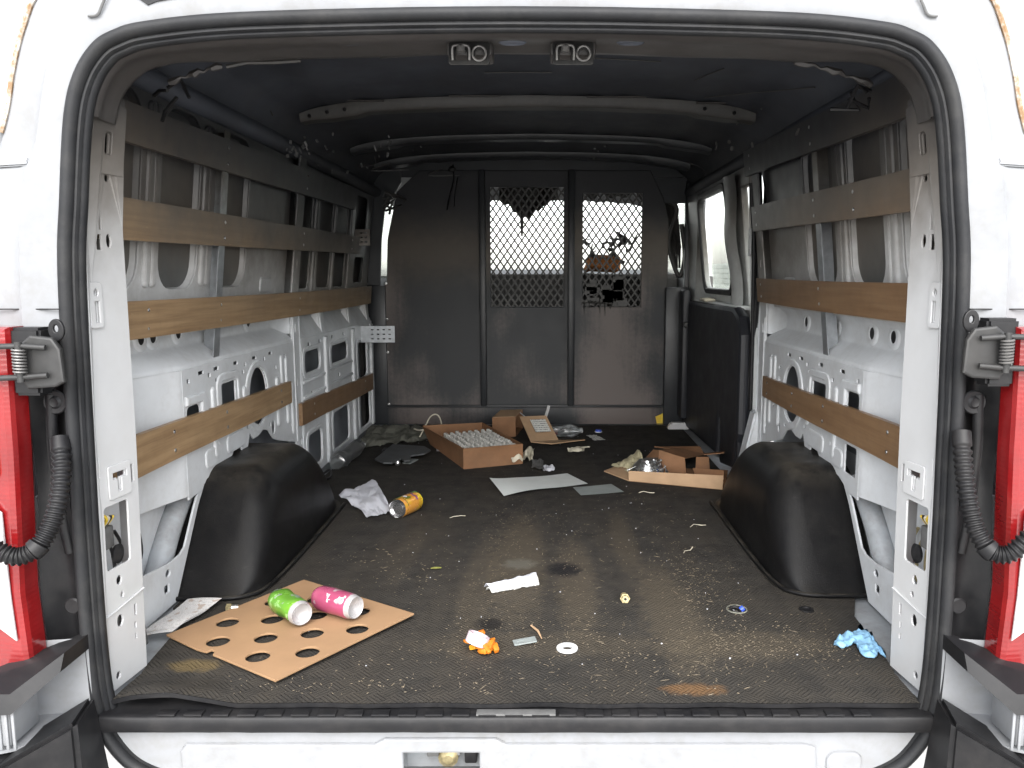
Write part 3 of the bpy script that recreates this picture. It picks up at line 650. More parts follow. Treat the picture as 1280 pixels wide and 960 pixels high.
vp('grip_pad', box((0.0, -0.011, -0.010), (0.15, 0.019, 0.004), 0.001), M_PADGREY, SILL)
# white panel below, following the inside of the doorway's lower corners
def lower(zt):
    pts = [(-p.x, p.z) for p in hp[::-1] if p.z < zt] + [(p.x, p.z) for p in hp if p.z < zt]
    sc = [(x * 0.967, z + 0.03 if z < -0.15 else z) for x, z in pts]
    return sc
lw = [(x, z) for x, z in lower(-0.046)]
LAT = rrect(-0.222, -0.2, -0.066, -0.092, 0.008)
wl_ = [(LOOP[i][0] - LN[i].x * 0.028, LOOP[i][1] - LN[i].y * 0.028) for i in range(NL) if LOOP[i][0] > 0 and LOOP[i][1] < -0.049 and LOOP[i][0] > 0.3][::-1]; wl_ = [(0.778, -0.047)] + wl_ + [(-x, z) for x, z in wl_[::-1]] + [(-0.778, -0.047)]
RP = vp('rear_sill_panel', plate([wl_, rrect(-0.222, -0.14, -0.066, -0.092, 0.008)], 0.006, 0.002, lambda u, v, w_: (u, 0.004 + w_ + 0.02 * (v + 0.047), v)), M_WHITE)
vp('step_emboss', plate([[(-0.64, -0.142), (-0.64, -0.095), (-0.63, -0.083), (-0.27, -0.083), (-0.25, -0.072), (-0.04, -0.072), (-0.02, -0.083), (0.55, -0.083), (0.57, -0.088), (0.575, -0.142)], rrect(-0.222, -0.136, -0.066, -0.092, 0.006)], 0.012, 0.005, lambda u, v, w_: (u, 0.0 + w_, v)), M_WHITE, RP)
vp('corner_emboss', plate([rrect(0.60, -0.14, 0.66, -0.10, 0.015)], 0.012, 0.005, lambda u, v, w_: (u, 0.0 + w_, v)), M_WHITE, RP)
LW = vp('latch_well', raw([(-0.222, 0.0, -0.092), (-0.066, 0.0, -0.092), (-0.066, 0.0, -0.2), (-0.222, 0.0, -0.2), (-0.222, 0.07, -0.092), (-0.066, 0.07, -0.092), (-0.066, 0.07, -0.2), (-0.222, 0.07, -0.2)], [(4, 5, 6, 7), (0, 1, 5, 4), (1, 2, 6, 5), (0, 3, 7, 4)]), M_CAV)
vp('latch_bracket', box((-0.164, 0.03, -0.11), (0.024, 0.02, 0.022), 0.003), M_PADGREY, LW)
vp('latch_hook', lathe([(0, -0.012), (0.016, -0.012), (0.02, -0.004), (0.02, 0.006), (0.01, 0.014), (0, 0.014)], 12, Matrix.Translation((-0.135, 0.035, -0.128)) @ Matrix.Rotation(R(90), 4, 'X')), M_BRASS, LW)
vp('latch_rod', tube([(-0.116, 0.03, -0.093), (-0.114, 0.03, -0.12)], 0.005, 8), M_CHROME, LW)
vp('latch_block', box((-0.09, 0.035, -0.115), (0.025, 0.03, 0.04), 0.004), M_BLACK, LW)

# ---- tail lamps, black housings, hinges, conduits, bumper
for s in (-1, 1):
    T = vp('tail_lamp', plate([[(0.872, 0.712), (0.876, 0.50), (0.886, 0.25), (0.880, 0.118), (0.895, 0.104), (1.02, 0.098), (1.05, 0.12), (1.05, 0.70), (1.03, 0.715)]], 0.06, 0.012, lambda u, v, w_: (s * u, -0.045 + w_ + 0.25 * max(0, u - 0.93), v)), M_RED)
    vp('reversing_lens', plate([[(0.894, 0.40), (0.892, 0.25), (0.888, 0.170), (0.912, 0.190), (1.0, 0.235), (1.0, 0.425), (0.93, 0.43)]], 0.006, 0.002, lambda u, v, w_: (s * u, -0.078 + w_ + 0.25 * max(0, u - 0.93), v)), M_LENSW, T)
    vp('indicator_lens', plate([rrect(0.902, 0.46, 1.0, 0.545, 0.01)], 0.006, 0.002, lambda u, v, w_: (s * u, -0.078 + w_ + 0.25 * max(0, u - 0.93), v)), M_LENSO, T)
    for k in range(12): vp('lens_ridge', box((s * 0.915, -0.0765, 0.565 + 0.011 * k), (0.045, 0.004, 0.006), 0.0012), M_RED, T)
    vp('lamp_reflector', lathe([(0, 0.002), (0.012, 0.003), (0.016, 0.001), (0.018, 0.004), (0.020, 0)], 20, Matrix.Translation((s * 0.93, -0.082, 0.33)) @ Matrix.Rotation(R(90), 4, 'X')), M_CHROME, T)
    def hous(u, v):
        x = 0.812 + 0.066 * u; z = 0.118 + 0.595 * v
        return (s * x, -0.006 + 0.022 * math.sin(math.pi * u) + 0.008 * math.sin(9 * v + 3 * u), z)
    H = vp('lamp_housing', grid(hous, 14, 24), M_BLACK)
    vp('housing_rib', tube(catmull([(s * 0.835, -0.004, 0.60), (s * 0.842, 0.0, 0.50), (s * 0.838, 0.004, 0.38), (s * 0.828, 0.004, 0.30)], 6), 0.010, 8), M_BLACK, H)
    vp('rubber_plug', lathe([(0, 0.004), (0.008, 0.006), (0.012, 0.002), (0.020, 0.003), (0.022, 0)], 20, Matrix.Translation((s * 0.826, -0.008, 0.585)) @ Matrix.Rotation(R(90), 4, 'X')), M_BLACK, H)
    vp('hole_plug', lathe([(0, 0.002), (0.013, 0.003), (0.016, 0)], 16, Matrix.Translation((s * 0.826, -0.006, 0.20)) @ Matrix.Rotation(R(90), 4, 'X')), M_BLACK, H)
    dz = 0.0 if s < 0 else 0.016
    Hn = vp('door_hinge', hexa([(s * 0.815, -0.065, 0.605 + dz), (s * 0.862, -0.065, 0.605 + dz), (s * 0.862, -0.02, 0.605 + dz), (s * 0.815, -0.02, 0.605 + dz), (s * 0.812, -0.06, 0.722 + dz), (s * 0.868, -0.06, 0.722 + dz), (s * 0.868, -0.02, 0.722 + dz), (s * 0.812, -0.02, 0.722 + dz)], 0.005), M_BLACK)
    vp('hinge_leaf', plate([[(0.772, 0.632 + dz), (0.786, 0.625 + dz), (0.83, 0.622 + dz), (0.84, 0.64 + dz), (0.84, 0.69 + dz), (0.82, 0.706 + dz), (0.786, 0.702 + dz), (0.775, 0.685 + dz)]], 0.012, 0.004, lambda u, v, w_: (s * u, -0.068 + w_, v)), M_DARKMETAL, Hn)
    vp('hinge_ear', plate([ell(0.776, 0.70 + dz, 0.80, 0.735 + dz), ell(0.782, 0.712 + dz, 0.794, 0.728 + dz)], 0.006, 0.002, lambda u, v, w_: (s * u, -0.05 + w_, v)), M_BLACK, Hn)
    vp('hinge_arm', tube([(s * 0.790, -0.082, 0.690 + dz), (s * 0.83, -0.086, 0.693 + dz), (s * 0.98, -0.09, 0.690 + dz)], 0.005, 8), M_DARKMETAL, Hn)
    vp('hinge_arm', tube([(s * 0.790, -0.082, 0.643 + dz), (s * 0.83, -0.086, 0.640 + dz), (s * 0.98, -0.09, 0.635 + dz)], 0.005, 8), M_DARKMETAL, Hn)
    vp('hinge_spring', tube([(s * (0.832 + 0.0095 * math.cos(a)), -0.088 + 0.0095 * math.sin(a), 0.646 + dz + 0.042 * k / 96) for k in range(97) for a in [2 * math.pi * k / 12]], 0.0019, 5), mat('dull spring steel', (0.16, 0.155, 0.15), 0.45, 0.6), Hn)
    vp('hinge_pin', tube([(s * 0.832, -0.088, 0.632 + dz), (s * 0.832, -0.088, 0.70 + dz)], 0.006, 10), M_DARKMETAL, Hn)
    # corrugated wiring conduit
    cp = [(75, 548), (77, 580), (75, 615), (68, 645), (58, 668), (42, 688), (20, 696), (-6, 686), (-30, 665)] if s < 0 else [(1202, 540), (1204, 575), (1208, 610), (1214, 642), (1223, 668), (1240, 690), (1262, 692), (1286, 672), (1310, 645)]
    cw = [wy(a, b, (-0.012, -0.035, -0.055, -0.07, -0.085, -0.10, -0.11, -0.115, -0.12)[k]) for k, (a, b) in enumerate(cp)]
    cc = catmull(cw, 26)
    vp('wiring_conduit', tube(cc, lambda i: 0.0145 + 0.0021 * math.sin(i * 2 * math.pi / 6) if i > 14 and not 118 < i < 132 else (0.0165 if i <= 14 else 0.0185), 14), M_BLACK)
    # bumper corner: black ledge under the lamp, white body corner, black step
    vp('lamp_ledge', hexa([(s * 0.80, -0.10, 0.118), (s * 0.86, -0.15, 0.066), (s * 1.0, -0.15, 0.062), (s * 0.80, 0.02, 0.118)] + [(s * 0.80, -0.085, 0.146), (s * 0.865, -0.14, 0.098), (s * 1.0, -0.14, 0.098), (s * 0.80, 0.02, 0.146)]), M_BLACK)
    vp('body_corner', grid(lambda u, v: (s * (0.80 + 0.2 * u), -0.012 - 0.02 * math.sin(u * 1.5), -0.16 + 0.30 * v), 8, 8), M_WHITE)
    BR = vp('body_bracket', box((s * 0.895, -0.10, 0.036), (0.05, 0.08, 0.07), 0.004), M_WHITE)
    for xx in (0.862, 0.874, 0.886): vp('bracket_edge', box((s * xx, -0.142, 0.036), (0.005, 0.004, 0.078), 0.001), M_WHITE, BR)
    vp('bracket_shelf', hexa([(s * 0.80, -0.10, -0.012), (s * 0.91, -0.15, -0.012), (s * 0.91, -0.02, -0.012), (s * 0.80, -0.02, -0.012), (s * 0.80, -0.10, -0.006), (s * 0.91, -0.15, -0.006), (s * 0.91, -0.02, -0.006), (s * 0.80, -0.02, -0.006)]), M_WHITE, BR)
    vp('bracket_bolt', lathe([(0, 0.006), (0.006, 0.005), (0.010, 0)], 12, Matrix.Translation((s * 0.905, -0.142, 0.055)) @ Matrix.Rotation(R(90), 4, 'X')), M_CHROME, BR)
    vp('bumper_corner', hexa([(s * 0.765, -0.12, -0.25), (s * 1.02, -0.22, -0.25), (s * 1.02, 0.0, -0.25), (s * 0.765, 0.0, -0.25), (s * 0.775, -0.11, 0.028), (s * 0.885, -0.19, -0.02), (s * 0.875, -0.06, -0.012), (s * 0.79, -0.02, 0.035)], 0.008), M_BLACK)
    vp('bumper_end', hexa([(s * 0.87, -0.23, -0.25), (s * 1.08, -0.23, -0.25), (s * 1.08, 0.0, -0.25), (s * 0.87, 0.0, -0.25), (s * 0.873, -0.20, -0.018), (s * 1.08, -0.20, 0.0), (s * 1.08, -0.05, 0.0), (s * 0.873, -0.05, -0.018)], 0.006), M_BLACK)

# ---- side walls: stamped lower panel, ledge, upper frame with rounded openings
XL = 0.868
def wallmap(s, X0=XL, k=0.0):
    return lambda u, v, w_: (s * (X0 - k * (v - 0.7) + w_), u, v)
def archz(y):
    a = abs((y - 0.87) / 0.40); return 0.29 * (1 - a ** 2.6) ** (1 / 2.2) if a < 1 else 0.0
def quarter(s):
    top = 0.572
    # lower panel outline: rear edge, ledge lip, C-post edge, then along the wheel arch with its torn notches
    bot = [(1.50, 0.20), (1.42, 0.215), (1.34, 0.235), (1.28, 0.25), (1.245, 0.262), (1.20, 0.30), (1.15, 0.312), (1.10, 0.30), (1.06, 0.30), (1.03, 0.325), (1.0, 0.262), (0.975, 0.255), (0.955, 0.30), (0.92, 0.312), (0.88, 0.285), (0.80, 0.275), (0.70, 0.262), (0.66, 0.24), (0.585, 0.235), (0.585, 0.24)]
    outl = [(0.585, top), (1.50, top)] + bot[:-1]
    holes = []
    o0, o1 = (1.035, 1.205) if s < 0 else (1.075, 1.245)
    holes.append([(u, v) for u, v in ell(o0 + 0.003, 0.335, o1 - 0.003, 0.52, 28)])
    holes.append(rrect(0.83, 0.405, 0.935, 0.505, 0.008) if s < 0 else rrect(0.85, 0.395, 0.965, 0.50, 0.008))
    if s < 0:
        holes.append(rrect(0.60, 0.41, 0.685, 0.475, 0.02))
        holes.append(ell(1.235, 0.275, 1.27, 0.325))
    else:
        holes.append(rrect(0.605, 0.395, 0.69, 0.508, 0.012))
        holes.append(ell(1.275, 0.275, 1.30, 0.325)); holes.append(rrect(0.605, 0.285, 0.685, 0.365, 0.006))
    for y in ((0.70, 0.80, 0.945, 1.10, 1.25) if s < 0 else (0.73, 0.90, 1.08, 1.2)): holes.append(rrect(y - 0.018, 0.5465, y + 0.018, 0.5585, 0.002))
    for y, z in ((0.752, 0.540), (1.02, 0.540), (1.19, 0.540), (0.62, 0.54), (0.62, 0.49), (0.80, 0.52), (1.0, 0.52), (1.30, 0.50), (1.36, 0.36), (1.42, 0.44), (1.45, 0.27), (1.30, 0.40), (0.75, 0.29), (1.02, 0.345), (1.22, 0.315), (0.79, 0.34), (1.40, 0.53)):
        holes.append(rrect(y - 0.009, z - 0.0065, y + 0.009, z + 0.0065, 0.003))
    Q = vp('quarter_inner_panel', plate([outl] + holes, 0.005, 0.001, wallmap(s)), M_INNER)
    # raised rims pressed round the openings, vertical beads
    def rim(loop_o, loop_i): vp('pressed_rim', plate([loop_o, loop_i], 0.008, 0.0035, wallmap(s, XL - 0.003)), M_INNER, Q)
    rim(ell(o0 - 0.03, 0.315, o1 + 0.03, 0.540, 28), ell(o0 - 0.004, 0.329, o1 + 0.004, 0.526, 28))
    h = holes[1]; u0, u1 = min(p[0] for p in h), max(p[0] for p in h)
    rim(rrect(u0 - 0.035, 0.375, u1 + 0.035, 0.53, 0.035), rrect(u0 - 0.016, 0.388, u1 + 0.016, 0.515, 0.02))
    h = holes[2]; u0, u1, v0, v1 = min(p[0] for p in h), max(p[0] for p in h), min(p[1] for p in h), max(p[1] for p in h)
    vp('pressed_rim', plate([[(u1 + 0.008, v0), (u1 + 0.03, v0), (u1 + 0.034, v1), (u1 + 0.02, v1 + 0.022), (u0, v1 + 0.022), (u0, v1 + 0.008), (u1 + 0.004, v1 + 0.006)]], 0.012, 0.005, wallmap(s, XL - 0.004)), M_INNER, Q)
    for (a, b, c_, d_) in ((1.295, 0.30, 1.315, 0.46), (1.40, 0.29, 1.415, 0.52), (1.455, 0.24, 1.47, 0.42), (0.76, 0.31, 0.775, 0.50), (0.99, 0.36, 1.004, 0.47), (1.35, 0.44, 1.365, 0.53)):
        vp('pressed_bead', plate([rrect(a, b, c_, d_, 0.007)], 0.014, 0.006, wallmap(s, XL - 0.002)), M_INNER, Q)
    vp('pressed_pad', plate([rrect(0.85, 0.30, 0.98, 0.345, 0.015)], 0.01, 0.005, wallmap(s, XL - 0.001)), M_INNER, Q)
    vp('pressed_pad', plate([rrect(0.70, 0.29, 0.78, 0.335, 0.015)], 0.01, 0.005, wallmap(s, XL - 0.001)), M_INNER, Q)
    # rounded box corner running back to the deeper rear panel
    def corner(u, v):
        z = 0.245 + (top - 0.245) * v
        if u < 0.75: t = u / 0.75; x = 0.925 - (0.925 - XL - 0.006) * (t ** 1.3); y = 0.36 + 0.195 * t
        else: t = (u - 0.75) / 0.25; a = t * math.pi / 2; x = XL + 0.006 - 0.008 * math.sin(a); y = 0.555 + 0.031 * t
        return (s * x, y, z)
    vp('panel_corner', grid(corner, 14, 10), M_INNER, Q)
    rear = [[(0.15, 0.255), (0.36, 0.255), (0.36, 0.665), (0.15, 0.665)]]
    for y, z in ((0.29, 0.47), (0.345, 0.505), (0.345, 0.525), (0.30, 0.60), (0.35, 0.43)): rear.append(rrect(y - 0.008, z - 0.006, y + 0.008, z + 0.006, 0.002))
    if s < 0: rear.append(rrect(0.285, 0.30, 0.315, 0.32, 0.006))
    else: rear.append([(0.23, 0.30), (0.29, 0.30), (0.30, 0.33), (0.28, 0.37), (0.23, 0.36)]); rear.append([(0.25, 0.50), (0.30, 0.505), (0.32, 0.52), (0.29, 0.53), (0.25, 0.53)])
    vp('rear_inner_panel', plate(rear, 0.005, 0.0015, wallmap(s, 0.925)), M_INNER, Q)
    # sloped ledge with rounded lip
    def ledge(u, v):
        y = 0.36 + 1.14 * u
        xin = XL if y > 0.585 else XL + (0.925 - XL) * (1 - max(0, (y - 0.36) / 0.225)) ** 1.0
        P = [(xin, 0.572), (xin + 0.0015, 0.581), (xin + 0.006, 0.587), (0.915, 0.618), (0.922, 0.626), (0.924, 0.645), (0.922, 0.68), (0.899, 0.705)]
        k = v * (len(P) - 1); i = min(int(k), len(P) - 2); t = k - i
        return (s * (P[i][0] + (P[i + 1][0] - P[i][0]) * t), y, P[i][1] + (P[i + 1][1] - P[i][1]) * t)
    vp('ledge', grid(ledge, 40, 12), M_INNER, Q)
    for y in (0.50, 0.56, 0.70, 0.95, 1.21) if s < 0 else (0.55, 0.68, 0.94, 1.21):
        mb = Matrix.Translation((s * 0.9225, y, 0.660)) @ Matrix.Rotation(R(-90 * s), 4, 'Y')
        vp('boss', lathe([(0.015, 0.001), (0.017, 0.004), (0.026, 0.005), (0.031, 0.003), (0.034, -0.001)], 20, mb), M_INNER, Q)
        vp('boss_hole', lathe([(0, 0.0022), (0.0165, 0.0022)], 18, mb), M_BLACK, Q)
    # concave run-up to the C-post
    def gus(u, v):
        a = v * math.pi / 2; y = 1.40 + 0.11 * math.sin(a) ; z = 0.60 + 0.13 * u
        return (s * (0.925 - (0.925 - XL) * (1 - math.cos(a))), y, z)
    vp('post_gusset', grid(gus, 6, 10), M_INNER, Q)
    # upper frame
    up_ = [[(0.15, 0.70), (1.50, 0.70), (1.50, 1.24), (0.15, 1.24)]]
    ops = [(0.16, 0.775, 0.43, 1.215), (0.525, 0.775, 0.745, 1.215), (0.845, 0.775, 1.10, 1.215)]
    for a, b, c_, d_ in ops: up_.append(rrect(a, b, c_, d_, 0.07, 6))
    UF = vp('upper_frame', plate(up_, 0.006, 0.002, wallmap(s, 0.898, 0.11)), M_UPPER)
    for a, b, c_, d_ in ops:        # flanges turned out to the skin
        lo = rrect(a - 0.001, b, c_ + 0.001, d_, 0.07, 6); bm = bmesh.new(); n_ = len(lo)
        A = [bm.verts.new((s * (0.898 - 0.11 * max(0, v - 0.7)), u, v)) for u, v in lo]
        B = [bm.verts.new((s * (0.914 - 0.11 * max(0, v - 0.7)), u + 0.006 * (1 if u < (a + c_) / 2 else -1), v + 0.006 * (1 if v < (b + d_) / 2 else -1))) for u, v in lo]
        for k in range(n_): bm.faces.new((A[k], A[(k + 1) % n_], B[(k + 1) % n_], B[k]))
        vp('opening_flange', fin(bm), M_UPPER, UF)
        vp('sound_pad', plate([rrect(a - 0.01, b - 0.01, c_ + 0.01, d_ + 0.01, 0.07, 6)], 0.004, 0.001, wallmap(s, 0.9155, 0.11)), M_PADD, UF)
    for yc in (0.462, 0.493, 0.77, 0.798):
        vp('rib_bead', plate([rrect(yc - 0.008, 0.79, yc + 0.008, 1.2, 0.008)], 0.016, 0.007, wallmap(s, 0.894, 0.11)), M_UPPER, UF)
    vp('rib_bead', plate([rrect(1.24, 0.76, 1.34, 0.80, 0.008)], 0.012, 0.005, wallmap(s, 0.896, 0.11)), M_INNER, UF)
    # steel upright carrying the boards
    yb = 0.80 if s < 0 else 0.86
    bm = bmesh.new()
    for a, b in ((0.53, 1.2),):
        addbox(bm, (s * 0.8605, yb + 0.02, (a + b) / 2), (0.003, 0.04, b - a))
        addbox(bm, (s * 0.882, yb + 0.0405, (a + 0.07 + b) / 2), (0.044, 0.003, b - a - 0.07))
    for v in bm.verts: v.co.x -= s * 0.105 * (v.co.z - 0.7)
    vp('board_upright', fin(bm), M_STEEL)
    # C-post
    CPo = vp('c_post', plate([[(1.50, 0.03), (1.56, 0.03), (1.60, 0.18), (1.575, 0.30), (1.575, 0.70), (1.50, 0.70)], rrect(1.525, 0.60, 1.545, 0.64, 0.003), rrect(1.53, 0.40, 1.54, 0.43, 0.002), ell(1.55, 0.17, 1.57, 0.2)], 0.008, 0.003, wallmap(s, 0.870)), M_INNER)
    vp('upper_post', plate([[(1.50, 0.702), (1.575, 0.702), (1.575, 1.24), (1.50, 1.24)], rrect(1.53, 0.84, 1.545, 0.87, 0.002)], 0.008, 0.003, wallmap(s, 0.870, 0.105)), M_UPPER, CPo)
    vp('post_joint', tube([(s * 0.864, 1.502, 0.2), (s * 0.864, 1.502, 0.66)], 0.003, 6), M_INNER, CPo)
    vp('post_return', raw([(s * 0.862, 1.575, 0.05), (s * 0.862, 1.575, 1.22), (s * 0.93, 1.60, 1.22), (s * 0.93, 1.60, 0.05)], [(0, 1, 2, 3)]), M_INNER, CPo)
    # body metal below the quarter panel: flange strip by the wheel arch and the pocket behind it
    fs = [(0.49, 0.0), (0.57, 0.105), (0.645, 0.205), (0.69, 0.25), (0.80, 0.285), (0.80, 0.30), (0.68, 0.266), (0.632, 0.218), (0.552, 0.118), (0.525, 0.108), (0.46, 0.107), (0.30, 0.127), (0.20, 0.14), (0.17, 0.13), (0.17, 0.0)]
    FL = vp('arch_flange', plate([fs, ell(0.44, 0.075, 0.47, 0.097), rrect(0.43, 0.038, 0.458, 0.062, 0.003)], 0.006, 0.002, wallmap(s, 0.872)), M_INNER)
    vp('wheelhouse_side', grid(lambda u, v: (s * (0.952 - 0.035 * math.sin(math.pi * min(1, u * 1.3)) * v), 0.16 + 0.75 * u, 0.0 + 0.30 * v), 14, 8), M_INNER, FL)
    vp('wheelhouse_curve', tube(catmull([(s * 0.915, 0.47, 0.04), (s * 0.915, 0.58, 0.17), (s * 0.915, 0.70, 0.26)], 6), 0.03, 10), M_CAV, FL)
    vp('floor_upstand', plate([[(0.155, 0.0), (0.26, 0.0), (0.25, 0.05), (0.22, 0.11), (0.19, 0.135), (0.155, 0.14)]], 0.004, 0.001, wallmap(s, 0.83)), M_PADGREY, FL)
    bm = bmesh.new()
    for k in range(5):
        a = Vector((s * 0.92, 0.20 + 0.04 * k, 0.10 + 0.02 * random.random()))
        addtube(bm, catmull([a, a + Vector((-s * 0.02, 0.03, 0.04)), a + Vector((-s * 0.01, 0.05, 0.09)), a + Vector((0, 0.04, 0.13))], 4), 0.004, 5)
    vp('loose_wiring', fin(bm), M_BRASS if s > 0 else M_BLACK, FL)
    return Q
for s in (-1, 1): quarter(s)

# wheel arch liners
for s in (-1, 1):
    y0 = 0.87 if s < 0 else 0.905
    def smin(a, b, k): h = max(k - abs(a - b), 0) / k; return min(a, b) - h * h * k * 0.25
    def arch(u, v):
        t0 = 2 * u - 1; t0 = math.copysign(abs(t0) ** 0.8, t0)
        y = (0.50 if s < 0 else 0.52) + 0.90 * (0.5 + 0.5 * t0)
        d = y - (0.50 if s < 0 else 0.52)
        h = max(0.0, smin(smin(1.32 * d, 0.285, 0.07), 1.15 * (0.88 - d), 0.10))
        xin = 0.672 + 0.06 * math.exp(-d / 0.035) + 0.05 * math.exp(-(0.90 - d) / 0.06)
        wd = 0.085
        if v < 0.3: t = v / 0.3; x = 0.905 - (0.905 - xin - wd) * t; z = h
        elif v < 0.93:
            t = (v - 0.3) / 0.63; ang = t * math.pi / 2
            x = xin + wd * (1 - math.sin(ang) ** 1.25); z = h * max(0.0, math.cos(ang)) ** 0.40
        else: t = (v - 0.93) / 0.07; x = xin - 0.020 * t; z = 0.004
        return (s * x, y, max(z, 0.004))
    A = vp('wheel_arch_liner', grid(arch, 48, 40, smooth=60), M_ARCH)
    yb = 0.49 if s < 0 else 0.51
    vp('liner_lip', tube(catmull([(s * 0.885, yb, 0.006), (s * 0.76, yb, 0.006), (s * 0.70, yb + 0.02, 0.006), (s * 0.668, yb + 0.08, 0.006), (s * 0.655, yb + 0.3, 0.006), (s * 0.655, yb + 0.85, 0.006)], 6), 0.006, 8), M_ARCH, A)

# left forward panel between C-post and partition
s = -1
L = [[(1.60, 0.02), (2.86, 0.02), (2.86, 0.572), (1.60, 0.572)]]
bh = [(1.63, 0.435, 1.845, 0.52), (2.02, 0.43, 2.31, 0.51), (1.64, 0.055, 1.83, 0.19), (2.02, 0.05, 2.30, 0.215), (2.52, 0.30, 2.72, 0.485), (2.53, 0.045, 2.76, 0.235)]
for a, b, c_, d_ in bh: L.append(rrect(a, b, c_, d_, 0.03))
for y, z in ((1.72, 0.35), (1.93, 0.30), (2.15, 0.37), (2.4, 0.30), (1.70, 0.545), (1.85, 0.545), (2.05, 0.548), (2.25, 0.547), (2.42, 0.548), (2.4, 0.12), (1.92, 0.12), (2.44, 0.43), (2.80, 0.15), (2.8, 0.4)): L.append(rrect(y - 0.016, z - 0.008, y + 0.016, z + 0.008, 0.003))
FP = vp('forward_inner_panel', plate(L, 0.005, 0.001, wallmap(s)), M_INNER)
for a, b, c_, d_ in bh: vp('pressed_rim', plate([rrect(a - 0.025, b - 0.015, c_ + 0.025, d_ + 0.015, 0.04), rrect(a - 0.006, b - 0.004, c_ + 0.006, d_ + 0.004, 0.032)], 0.008, 0.0035, wallmap(s, XL - 0.002)), M_INNER, FP)
for y in (1.93, 2.415, 2.82): vp('vertical_post', box((s * (XL - 0.003), y, 0.29), (0.022, 0.045, 0.54), 0.007), M_INNER, FP)
for z in (0.275, 0.345, 0.405): vp('pressed_bead', box((s * (XL - 0.003), 2.0, z), (0.012, 0.8, 0.014), 0.005), M_INNER, FP)
def ledge2(u, v):
    y = 1.575 + 1.28 * u; P = [(XL, 0.572), (XL + 0.004, 0.585), (0.905, 0.64), (0.92, 0.67), (0.922, 0.71)]
    k = v * 4; i = min(int(k), 3); t = k - i
    return (s * (P[i][0] + (P[i + 1][0] - P[i][0]) * t), y, P[i][1] + (P[i + 1][1] - P[i][1]) * t)
vp('ledge', grid(ledge2, 10, 12), M_INNER, FP)
for y in (1.60, 1.93, 2.415, 2.8): vp('post_gusset', hexa([(s * XL, y - 0.03, 0.56), (s * XL, y + 0.03, 0.56), (s * 0.93, y + 0.05, 0.56), (s * 0.93, y - 0.05, 0.56), (s * 0.88, y - 0.03, 0.72), (s * 0.88, y + 0.03, 0.72), (s * 0.93, y + 0.03, 0.72), (s * 0.93, y - 0.03, 0.72)], 0.008), M_INNER, FP)
L = [[(1.575, 0.69), (2.88, 0.69), (2.88, 1.24), (1.575, 1.24)]]
uo = [(1.60, 0.76, 1.79, 1.2), (1.90, 0.76, 2.10, 1.2), (2.16, 0.76, 2.36, 1.2), (2.545, 0.775, 2.75, 0.905), (2.50, 0.96, 2.75, 1.2)]
for a, b, c_, d_ in uo: L.append(rrect(a, b, c_, d_, 0.03))
UF = vp('upper_frame', plate(L, 0.006, 0.002, wallmap(s, 0.898, 0.11)), M_UPPER)
for yc in (1.63, 1.83, 1.86, 2.13, 2.42): vp('rib_bead', plate([rrect(yc - 0.008, 0.75, yc + 0.008, 1.2, 0.008)], 0.016, 0.007, wallmap(s, 0.894, 0.11)), M_UPPER, UF)
# perforated steel shelf bracket sticking out from the left wall, and one above
def perf(x0, x1, z0, z1, y):
    ho = []
    for i in range(4):
        for j in range(3):
            if (i + j) % 1 == 0: ho.append(rrect(x0 + (x1 - x0) * (0.44 + 0.145 * i) - 0.007, z0 + (z1 - z0) * (0.22 + 0.28 * j) - 0.004, x0 + (x1 - x0) * (0.44 + 0.145 * i) + 0.007, z0 + (z1 - z0) * (0.22 + 0.28 * j) + 0.004, 0.003))
    return plate([[(x0, z0), (x1, z0), (x1, z1), (x0, z1)]] + ho, 0.003, 0.0008, lambda u, v, w_: (u, y + w_, v))
vp('perforated_bracket', perf(-0.895, -0.695, 0.478, 0.56, 2.60), M_STEEL)
vp('perforated_bracket', perf(-0.845, -0.775, 0.955, 1.03, 2.45), M_STEEL)
q = wy(410, 318, 1.6)

# ---- wooden boards along the walls
def board(s, y0, y1, z0a, z1a, z0b, z1b, m, sag=0.0, scr=()):
    def X(z): return 0.85 + tumble(z) * 0.95
    th = 0.014; bm = bmesh.new(); N = 14; rows = []
    for i in range(N + 1):
        t = i / N; y = y0 + (y1 - y0) * t; a = z0a + (z0b - z0a) * t - sag * math.sin(math.pi * t); b = z1a + (z1b - z1a) * t - sag * math.sin(math.pi * t)
        wv = 0.003 * math.sin(t * 7)
        rows.append([bm.verts.new((s * (X(z) - (0.0 if k in (0, 1) else -th) + wv), y, z)) for k, z in ((0, a), (1, b), (2, b), (3, a))])
    for a, b in zip(rows, rows[1:]):
        for k in range(4): bm.faces.new((a[k], a[(k + 1) % 4], b[(k + 1) % 4], b[k]))
    bm.faces.new(rows[0]); bm.faces.new(rows[-1][::-1])
    bmesh.ops.bevel(bm, geom=[e for e in bm.edges if len(e.link_faces) == 2 and e.calc_face_angle(0) > 0.8], offset=0.0015, segments=1, affect='EDGES')
    o = vp('wooden_board', fin(bm), m)
    for y in scr:
        t = (y - y0) / (y1 - y0)
        for f in (0.25, 0.75):
            z = (z0a + (z0b - z0a) * t) * (1 - f) + (z1a + (z1b - z1a) * t) * f - sag * math.sin(math.pi * t)
            vp('screw', lathe([(0, 0.002), (0.004, 0.0015), (0.0055, 0)], 8, Matrix.Translation((s * (X(z) + 0.003 * math.sin(t * 7)), y, z)) @ Matrix.Rotation(R(-90 * s), 4, 'Y')), M_CHROME, o)
    return o
board(-1, 0.17, 2.30, 1.085, 1.165, 1.11, 1.205, M_WOOD, scr=(0.82, 1.54))
board(-1, 0.17, 2.48, 0.884, 0.972, 0.915, 0.995, M_WOOD, scr=(0.82, 1.54, 2.3))
